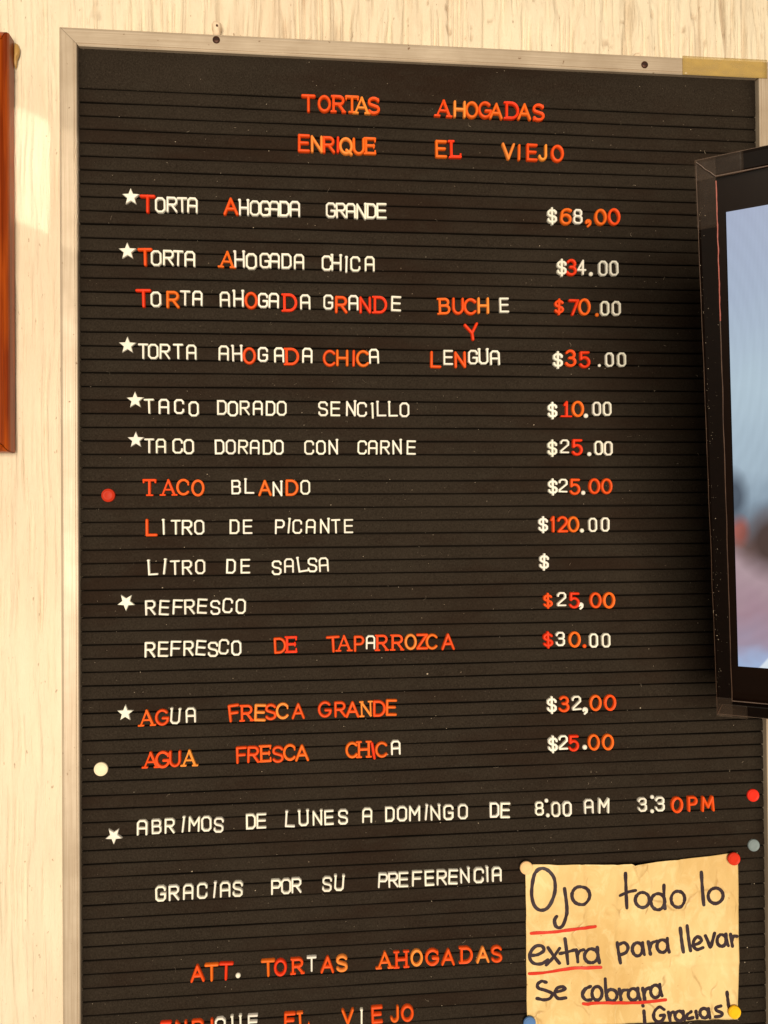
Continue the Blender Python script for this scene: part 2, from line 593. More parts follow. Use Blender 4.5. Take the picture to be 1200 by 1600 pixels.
# yellowed tape round the upper right corner
x0, x1 = (0.60821, 0.70049)


def tape_sheet(name, x0, x1, z0, z1, y, seed, nx=14, nz=6, th=0.00025):
    vs, fs = [], []
    for side in (0, 1):
        for i in range(nx + 1):
            for j in range(nz + 1):
                u, w = i / nx, j / nz
                e = 0.0004 * mnoise.noise((i * 0.9, j * 0.9, seed))
                yy = y - abs(e) * 0.6 - side * th
                ex = 0.0006 * mnoise.noise((j * 1.3, seed, 0)) if i in (0, nx) else 0
                vs.append((x0 + (x1 - x0) * u + ex, yy, z0 + (z1 - z0) * w))
    N = (nx + 1) * (nz + 1)
    q = lambda i, j, s: s * N + i * (nz + 1) + j
    for i in range(nx):
        for j in range(nz):
            for s in (0, 1):
                fs.append((q(i, j, s), q(i + 1, j, s), q(i + 1, j + 1, s), q(i, j + 1, s)))
    for i in range(nx):
        for j in (0, nz):
            fs.append((q(i, j, 0), q(i + 1, j, 0), q(i + 1, j, 1), q(i, j, 1)))
    for j in range(nz):
        for i in (0, nx):
            fs.append((q(i, j, 0), q(i, j + 1, 0), q(i, j + 1, 1), q(i, j, 1)))
    return mesh(name, vs, fs, True)


bpart(link('tape_strip', tape_sheet('tape_strip', x0, x1, 0.0384, 0.0580, -0.0045, 3.0), board, M_TAPE_Y))


# lint and fluff caught on the felt: nobody could count it
def build_lint():
    vs, fs = [], []

    def speck(x, z, s):
        b = len(vs)
        k = rnd.randint(4, 6)
        a0 = rnd.uniform(0, 6.28)
        for i in range(k):
            a = a0 + 6.283 * i / k
            rr = s * rnd.uniform(0.5, 1.2)
            vs.append((x + rr * math.cos(a), -0.0007, z + rr * math.sin(a) * 0.8))
        vs.append((x, -0.0007 - s * 0.9, z))
        for i in range(k):
            fs.append((b + i, b + (i + 1) % k, b + k))

    def fibre(x, z, L, w):
        a = rnd.uniform(0, 6.28)
        cv = rnd.uniform(-2.5, 2.5)
        n = 6
        pts = []
        for i in range(n + 1):
            pts.append((x, z))
            a += cv / n
            x += L / n * math.cos(a)
            z += L / n * math.sin(a)
        b = len(vs)
        for i, (px, pz) in enumerate(pts):
            q = pts[min(i + 1, n)]
            p = pts[max(i - 1, 0)]
            tx, tz = q[0] - p[0], q[1] - p[1]
            l = math.hypot(tx, tz) or 1
            nx_, nz_ = -tz / l * w, tx / l * w
            vs.append((px + nx_, -0.0010, pz + nz_))
            vs.append((px - nx_, -0.0010, pz - nz_))
            vs.append((px, -0.0014, pz))
        for i in range(n):
            c = b + i * 3
            fs.append((c, c + 3, c + 5, c + 2))
            fs.append((c + 2, c + 5, c + 4, c + 1))
    for i in range(900):
        speck(rnd.uniform(0.004, BW - 0.004), rnd.uniform(-0.95, 0.036), 0.00016 + 0.00042 * rnd.random() ** 4)
    for i in range(70):
        fibre(rnd.uniform(0.01, BW - 0.02), rnd.uniform(-0.95, 0.03), rnd.uniform(0.002, 0.006), rnd.uniform(0.00004, 0.00009))
    for x, z, s in [(0.1668, -0.13145, 0.0006), (0.45602, -0.14222, 0.0007), (0.07729, -0.48529, 0.0011), (0.3369, -0.576, 0.0011), (0.10402, -0.76148, 0.001), (0.55734, -0.61658, 0.0008), (0.16487, -0.78323, 0.0007), (0.44827, -0.32545, 0.0008), (0.2413, -0.40585, 0.0006), (0.12075, -0.37504, 0.0006), (0.51798, -0.26486, 0.0009), (0.5236, -0.26711, 0.0005), (0.50663, -0.26762, 0.0009), (0.29586, -0.65511, 0.001), (0.67825, -0.80247, 0.0006), (0.66974, -0.86831, 0.0009), (0.66676, -0.88336, 0.0007), (0.33896, -0.80276, 0.0007), (0.34866, -0.72498, 0.0007)]:
        speck(x, z, s)
    me = bpy.data.meshes.new('lint')
    me.from_pydata(vs, [], fs)
    o = link('lint', me, None, M_LINT)
    o['kind'] = 'stuff'
    bpart(o)


build_lint()

# ------------------------------------------------------------------ moulded letters
def arc(cx, cy, rx, ry, a0, a1, n=10):
    return [(cx + rx * math.cos(math.radians(a0 + (a1 - a0) * i / n)), cy + ry * math.sin(math.radians(a0 + (a1 - a0) * i / n))) for i in range(n + 1)]


def ell(n=20):
    return arc(.5, .5, .5, .5, 90, 450, n)


S_SANS = arc(.5, .74, .46, .26, 25, 180, 8)[:-1] + [(.05, .68), (.16, .58), (.5, .5), (.84, .42), (.96, .30)] + arc(.5, .26, .48, .26, 0, -155, 9)[1:]
SANS = {   # char: (width / height, strokes)
    'A': (.84, [[(0, 0), (.5, 1)], [(.5, 1), (1, 0)], [(.2, .34), (.8, .34)]]),
    'B': (.72, [[(0, 0), (0, 1)], [(0, 1), (.55, 1)] + arc(.55, .77, .36, .23, 80, -90, 8) + [(0, .54)], [(0, .54), (.58, .54)] + arc(.6, .27, .4, .27, 80, -90, 8) + [(0, 0)]]),
    'C': (.80, [arc(.54, .5, .54, .5, 42, 318, 18)]),
    'D': (.78, [[(0, 0), (0, 1)], [(0, 1), (.4, 1)] + arc(.42, .5, .58, .5, 85, -90, 12) + [(0, 0)]]),
    'E': (.68, [[(0, 0), (0, 1)], [(0, 1), (1, 1)], [(0, .52), (.88, .52)], [(0, 0), (1, 0)]]),
    'F': (.66, [[(0, 0), (0, 1)], [(0, 1), (1, 1)], [(0, .50), (.85, .50)]]),
    'G': (.84, [arc(.52, .5, .52, .5, 45, 330, 18) + [(1, .42)], [(.58, .44), (1, .44)]]),
    'H': (.74, [[(0, 0), (0, 1)], [(1, 0), (1, 1)], [(0, .5), (1, .5)]]),
    'I': (.20, [[(.5, 0), (.5, 1)]]),
    'J': (.56, [[(1, 1), (1, .3)] + arc(.5, .28, .5, .28, -8, -170, 8)]),
    'L': (.66, [[(0, 1), (0, 0)], [(0, 0), (1, 0)]]),
    'M': (.90, [[(0, 0), (.08, 1)], [(.08, 1), (.5, .25)], [(.5, .25), (.92, 1)], [(.92, 1), (1, 0)]]),
    'N': (.72, [[(0, 0), (0, 1)], [(0, 1), (1, 0)], [(1, 0), (1, 1)]]),
    'O': (.78, [ell() + ['c']]),
    'P': (.68, [[(0, 0), (0, 1)], [(0, 1), (.55, 1)] + arc(.58, .73, .42, .27, 80, -90, 8) + [(0, .46)]]),
    'Q': (.80, [ell() + ['c'], [(.55, .22), (.95, -.04)]]),
    'R': (.74, [[(0, 0), (0, 1)], [(0, 1), (.55, 1)] + arc(.58, .74, .38, .26, 80, -90, 8) + [(0, .48)], [(.5, .46), (1, 0)]]),
    'S': (.74, [S_SANS]),
    'T': (.82, [[(0, 1), (1, 1)], [(.5, 1), (.5, 0)]]),
    'U': (.72, [[(0, 1), (0, .42)] + arc(.5, .40, .5, .40, 185, 355, 12) + [(1, .42), (1, 1)]]),
    'V': (.80, [[(0, 1), (.5, 0)], [(.5, 0), (1, 1)]]),
    'Y': (.84, [[(0, 1), (.5, .42)], [(1, 1), (.5, .42)], [(.5, .42), (.5, 0)]]),
    'Z': (.74, [[(0, 1), (1, 1)], [(1, 1), (0, 0)], [(0, 0), (1, 0)]]),
    '0': (.76, [ell() + ['c']]),
    '1': (.34, [[(.6, 0), (.6, 1)], [(.6, 1), (0, .80)]]),
    '2': (.68, [arc(.5, .70, .5, .30, 165, -20, 10) + [(.80, .45), (.02, 0)], [(.02, 0), (1, 0)]]),
    '3': (.66, [arc(.46, .745, .46, .255, 150, -70, 10) + [(.35, .52)], [(.35, .52)] + arc(.46, .27, .54, .27, 75, -155, 11)]),
    '5': (.68, [[(.08, 1), (.92, 1)], [(.08, 1), (.06, .55)], [(.06, .55)] + arc(.46, .33, .54, .33, 110, -150, 12)]),
    '6': (.70, [arc(.66, .62, .62, .38, 50, 150, 7) + [(.02, .45), (0, .30)], arc(.5, .31, .5, .31, 90, 450, 18) + ['c']]),
    '7': (.66, [[(0, 1), (1, 1)], [(1, 1), (.35, 0)]]),
    '$': (.66, [[(p[0], .1 + p[1] * .8) for p in S_SANS], [(.5, -.02), (.5, 1.02)]]),
}
SERIFS = {  # terminals that end in a small bar: (x, y, half length)
    'A': [(0, 0, .17), (1, 0, .17)], 'B': [(-.02, 0, .14), (-.02, 1, .14)], 'D': [(0, 0, .15), (0, 1, .15)], 'H': [(0, 0, .17), (0, 1, .17), (1, 0, .17), (1, 1, .17)],
    'I': [(.5, 0, .6), (.5, 1, .6)], 'L': [(0, 1, .18), (0, 0, .12)], 'N': [(0, 0, .15), (0, 1, .12), (1, 1, .15)], 'R': [(0, 0, .16), (0, 1, .12), (1.0, 0, .10)],
    'T': [(.5, 0, .20)], 'P': [(0, 0, .18)], '1': [(.6, 0, .4)], 'E': [(0, 0, .12), (0, 1, .12)], 'M': [(0, 0, .14), (1, 0, .14)],
}
TICKS = {'T': [(0, 1, 0, .84), (1, 1, 1, .84)], 'E': [(1, 1, 1, .82), (1, 0, 1, .2), (.86, .40, .86, .62)], 'L': [(1, 0, 1, .2)], 'C': [(.95, .86, .97, .66)], 'S': [(.93, .98, .93, .80), (.04, .02, .04, .2)], 'G': [(.95, .9, .95, .7)]}
OCT = [(.26, 0), (.74, 0), (1, .17), (1, .83), (.74, 1), (.26, 1), (0, .83), (0, .17), 'c']
S_BLK = [(1, .78), (1, .87), (.78, 1), (.22, 1), (0, .87), (0, .66), (.2, .54), (.8, .46), (1, .34), (1, .13), (.78, 0), (.22, 0), (0, .13), (0, .22)]
BLOCK = {
    'A': (.68, [[(0, 0), (0, .84), (.22, 1), (.78, 1), (1, .84), (1, 0)], [(0, .44), (1, .44)]], []),
    'B': (.66, [[(0, 0), (0, 1)], [(0, 1), (.76, 1), (.96, .88), (.96, .66), (.8, .53), (0, .53)], [(.8, .53), (1, .40), (1, .13), (.78, 0), (0, 0)]], []),
    'C': (.68, [[(1, .74), (1, .86), (.78, 1), (.24, 1), (0, .85), (0, .15), (.24, 0), (.78, 0), (1, .14), (1, .26)]], []),
    'D': (.66, [[(0, 0), (0, 1), (.72, 1), (1, .82), (1, .18), (.72, 0), 'c']], []),
    'E': (.66, [[(0, 0), (0, 1)], [(0, 1), (1, 1)], [(0, .52), (.94, .52)], [(0, 0), (1, 0)]], []),
    'F': (.66, [[(0, 0), (0, 1)], [(0, 1), (1, 1)], [(0, .50), (.88, .50)]], []),
    'G': (.68, [[(1, .76), (1, .86), (.78, 1), (.24, 1), (0, .85), (0, .15), (.24, 0), (.78, 0), (1, .14), (1, .46), (.55, .46)]], []),
    'H': (.66, [[(0, 0), (0, 1)], [(1, 0), (1, 1)], [(0, .5), (1, .5)]], [(-.05, 1.03), (1.0, 1.03)]),
    'I': (.20, [[(.5, 0), (.5, 1)]], [(.3, 1.02)]),
    'L': (.66, [[(0, 1), (0, 0)], [(0, 0), (1, 0)]], [(0, 1.03)]),
    'M': (.74, [[(0, 0), (0, 1)], [(0, 1), (.5, .42)], [(.5, .42), (1, 1)], [(1, 1), (1, 0)]], []),
    'N': (.66, [[(0, 0), (0, 1)], [(0, 1), (1, 0)], [(1, 0), (1, 1)]], [(1, 1.03)]),
    'O': (.68, [OCT], []),
    'P': (.66, [[(0, 0), (0, 1)], [(0, 1), (.78, 1), (1, .86), (1, .62), (.78, .46), (0, .46)]], []),
    'Q': (.70, [OCT, [(.62, .22), (1.02, -.06)]], []),
    'R': (.68, [[(0, 0), (0, 1)], [(0, 1), (.78, 1), (1, .87), (1, .64), (.78, .49), (0, .49)], [(.45, .48), (1, 0)]], []),
    'S': (.66, [S_BLK], []),
    'T': (.66, [[(0, 1), (1, 1)], [(.5, 1), (.5, 0)]], []),
    'U': (.66, [[(0, 1), (0, .16), (.24, 0), (.76, 0), (1, .16), (1, 1)]], [(-.03, 1.03), (1.0, 1.03)]),
    '0': (.62, [OCT], []),
    '2': (.66, [[(0, .76), (0, .86), (.24, 1), (.78, 1), (1, .86), (1, .62), (0, .12), (0, 0)], [(0, 0), (1, 0)]], []),
    '3': (.66, [[(0, .80), (0, .87), (.24, 1), (.76, 1), (.96, .87), (.96, .64), (.78, .53), (.35, .53)], [(.78, .53), (1, .40), (1, .14), (.76, 0), (.24, 0), (0, .14), (0, .22)]], []),
    '4': (.62, [[(.68, 0), (.68, 1)], [(.68, 1), (0, .30)], [(0, .30), (1, .30)]], []),
    '8': (.66, [[(.24, 1), (.76, 1), (.95, .88), (.95, .66), (.76, .54), (.24, .54), (.05, .66), (.05, .88), 'c'], [(.24, .54), (.76, .54), (1, .40), (1, .13), (.76, 0), (.24, 0), (0, .13), (0, .40), 'c']], []),
    '$': (.58, [[(p[0], .12 + p[1] * .76) for p in S_BLK], [(.5, -.02), (.5, 1.02)]], []),
}
PROF = {
    'w': [(-.5, 0), (-.5, .62), (-.42, .88), (-.24, 1.0), (0, 1.02), (.24, 1.0), (.42, .88), (.5, .62), (.5, 0)],
    'r': [(-.5, 0), (-.5, .34), (-.44, .66), (-.30, .90), (-.12, 1.0), (.12, 1.0), (.30, .90), (.44, .66), (.5, .34), (.5, 0)],
    's': [(-.5, 0), (-.5, .58), (-.40, .94), (-.28, 1.0), (-.18, .80), (0, .74), (.18, .80), (.28, 1.0), (.40, .94), (.5, .58), (.5, 0)],
}


def sweep(vs, fs, pts, closed, w, depth, prof, z0, flat_end):
    """sweep a raised profile along a 2D polyline (x, z in metres), front towards -y."""
    P = [np.array(p, float) for p in pts]
    n = len(P)
    if n < 2:
        return
    rings = []
    for i in range(n):
        if closed:
            a, b = P[i] - P[i - 1], P[(i + 1) % n] - P[i]
        else:
            a = P[i] - P[i - 1] if i > 0 else P[1] - P[0]
            b = P[i + 1] - P[i] if i < n - 1 else P[-1] - P[-2]
        a = a / (np.linalg.norm(a) + 1e-12)
        b = b / (np.linalg.norm(b) + 1e-12)
        t = a + b
        t = t / (np.linalg.norm(t) + 1e-12)
        nrm = np.array((-t[1], t[0]))
        k = min(1.0 / max(0.35, float(np.dot(nrm, (-a[1], a[0])))), 1.6)
        rings.append((P[i], nrm * k, 1.0, 1.0))
    if not closed:
        caps = [(0.0, 1.0, 1.0)]
        caps = [(.32, .92, .96), (.46, .70, .82)] if flat_end else [(.22, .90, .97), (.40, .60, .84), (.49, .25, .6)]
        t0 = (P[0] - P[1]) / (np.linalg.norm(P[0] - P[1]) + 1e-12)
        t1 = (P[-1] - P[-2]) / (np.linalg.norm(P[-1] - P[-2]) + 1e-12)
        n0, n1 = rings[0][1], rings[-1][1]
        pre = [(P[0] + t0 * w * e, n0, s, hh) for e, s, hh in reversed(caps)]
        post = [(P[-1] + t1 * w * e, n1, s, hh) for e, s, hh in caps]
        rings = pre + rings + post
    base = len(vs)
    m = len(prof)
    for p, nr, s, hh in rings:
        for u, d in prof:
            q = p + nr * (u * w * s)
            vs.append((q[0], -(d * hh * depth) + z0, q[1]))
    N = len(rings)
    for i in range(N if closed else N - 1):
        j = (i + 1) % N
        for c in range(m - 1):
            fs.append((base + i * m + c, base + i * m + c + 1, base + j * m + c + 1, base + j * m + c))
    if not closed:
        fs.append(tuple(base + c for c in range(m)))
        fs.append(tuple(base + (N - 1) * m + c for c in range(m)))


def resample(pts):
    """break a polyline at corners too sharp to mitre."""
    out, cur = [], [pts[0]]
    for i in range(1, len(pts)):
        cur.append(pts[i])
        if i < len(pts) - 1:
            a = np.subtract(pts[i], pts[i - 1])
            b = np.subtract(pts[i + 1], pts[i])
            c = np.dot(a, b) / (np.linalg.norm(a) * np.linalg.norm(b) + 1e-12)
            if c < -0.25:
                out.append(cur)
                cur = [pts[i]]
    out.append(cur)
    return out


GLYPHS = {}


def glyph(ch, style):
    """mesh of a letter 1 m tall; scaled per piece."""
    key = (ch, style)
    if key in GLYPHS:
        return GLYPHS[key]
    vs, fs = [], []
    if ch in '.:':
        v, f = lathe_y([(.5, .05), (.5, -.25), (.38, -.5), (.15, -.6)], 14)
        vs += v
        fs += f
    elif ch == ',':
        sweep(vs, fs, arc(-.05, .1, .3, .28, 200, -20, 8) + [(.2, -.2), (-.12, -.48)], False, .36, .3, PROF['r'], .04, False)
        v, f = lathe_y([(.3, .05), (.3, -.2), (.2, -.34), (.05, -.38)], 12)
        b = len(vs)
        vs += [(x, y, z + .18) for x, y, z in v]
        fs += [tuple(i + b for i in q) for q in f]
    elif ch == '*':
        pts = []
        for i in range(10):
            a = math.radians(90 + 36 * i)
            r = .54 if i % 2 == 0 else .235
            pts.append((r * math.cos(a), r * math.sin(a)))
        for sc, y in ((1.0, .03), (1.0, -.13), (.88, -.19)):
            vs += [(x * sc, y, z * sc) for x, z in pts]
        vs.append((0, -.24, 0))
        for r in (0, 1):
            for i in range(10):
                j = (i + 1) % 10
                fs.append((r * 10 + i, r * 10 + j, r * 10 + 10 + j, r * 10 + 10 + i))
        for i in range(10):
            fs.append((20 + i, 20 + (i + 1) % 10, 30))
    else:
        if style == 'w':
            wd, strokes, nubs = BLOCK[ch]
            sw, depth = .136, .24
        else:
            wd, strokes = SANS[ch]
            nubs = []
            sw, depth = (.175, .26) if style == 'r' else (.152, .25)
        pr = PROF[style]
        W, H = max(wd - sw, .02), 1 - sw

        def mp(p):
            return (-W / 2 + p[0] * W, -H / 2 + p[1] * H)
        k = 0
        for st in strokes:
            closed = st[-1] == 'c'
            if closed:
                q = [mp(p) for p in st[:-1]]
                if math.dist(q[0], q[-1]) < 1e-6:
                    q = q[:-1]
                sweep(vs, fs, q, True, sw, depth, pr, .02 + .0013 * k, style == 'w')
                k += 1
            else:
                for sub in resample([mp(p) for p in st]):
                    thin = .72 if (style == 's' and ch in 'AMNVU' and k % 2 == 0) else 1.0
                    sweep(vs, fs, sub, False, sw * thin, depth * (1 if style != 's' else .5 + .5 * thin), pr, .02 + .0013 * k, style == 'w')
                    k += 1
        if style == 's':
            for x, y, l in SERIFS.get(ch, []):
                c = mp((x, y))
                yy = c[1] + (-.02 if y < .5 else .02)
                sweep(vs, fs, [(c[0] - l * .8, yy), (c[0] + l * .8, yy)], False, sw * .72, depth * .9, pr, .02 + .0013 * k, False)
                k += 1
            for x0_, y0_, x1_, y1_ in TICKS.get(ch, []):
                sweep(vs, fs, [mp((x0_, y0_)), mp((x1_, y1_))], False, sw * .66, depth * .9, pr, .02 + .0013 * k, False)
                k += 1
        for x, y in nubs:
            c = mp((x, y))
            sweep(vs, fs, [(c[0] - .03, c[1] + .045), (c[0] + .035, c[1] + .045)], False, .15, depth * 1.06, pr, .02 + .0013 * k, False)
            k += 1
    me = mesh('glyph', vs, fs, style != 'w' or ch in '.,:')
    if style == 'w':
        me.polygons.foreach_set('use_smooth', [True] * len(me.polygons))
    if ch == '*':
        me.polygons.foreach_set('use_smooth', [False] * len(me.polygons))
    me.materials.append(M_PLASTIC)
    GLYPHS[key] = me
    return me


COLORS = {'W': (.78, .745, .655), 'R': (.70, .026, .001), 'V': (.71, .060, .002), 'O': (.73, .112, .005), 'P': (.77, .225, .032)}
COLNAME = {'W': 'white', 'R': 'red', 'V': 'orange red', 'O': 'orange', 'P': 'pale orange'}
ROWS = {'title1': 'top title row', 'title2': 'second title row', 'l68': 'first TORTA AHOGADA row', 'l34': 'second TORTA AHOGADA row', 'l70': 'BUCHE row', 'l35': 'LENGUA row',
        'l10': 'SENCILLO row', 'lcarne': 'CON CARNE row', 'lblando': 'BLANDO row', 'lpicante': 'PICANTE row', 'lsalsa': 'SALSA row', 'lrefresco': 'first REFRESCO row',
        'ltapa': 'TAPARROZCA row', 'lgrande': 'AGUA FRESCA GRANDE row', 'lchica': 'AGUA FRESCA CHICA row', 'labrimos': 'ABRIMOS row',
        'lgracias': 'GRACIAS row', 'latt': 'ATT row', 'llast': 'lowest row'}
NEXT = {'l68': 'TORTA on the first TORTA AHOGADA row', 'l34': 'TORTA on the second TORTA AHOGADA row', 'l35': 'TORTA on the LENGUA row', 'l10': 'TACO on the SENCILLO row', 'lcarne': 'TACO on the CON CARNE row',
        'lrefresco': 'REFRESCO priced 25,00', 'lgrande': 'AGUA FRESCA GRANDE', 'labrimos': 'ABRIMOS near the board edge'}
ORD = ['first', 'second', 'third', 'fourth', 'fifth', 'sixth', 'seventh', 'eighth', 'ninth', 'tenth', 'eleventh']
KINDNAME = {'w': ('block_letter', 'block', 'white block letters on the menu board'), 'r': ('rounded_letter', 'rounded', 'red and orange rounded letters on the menu board'),
            's': ('serif_letter', 'serif', 'red and orange serif letters on the menu board')}
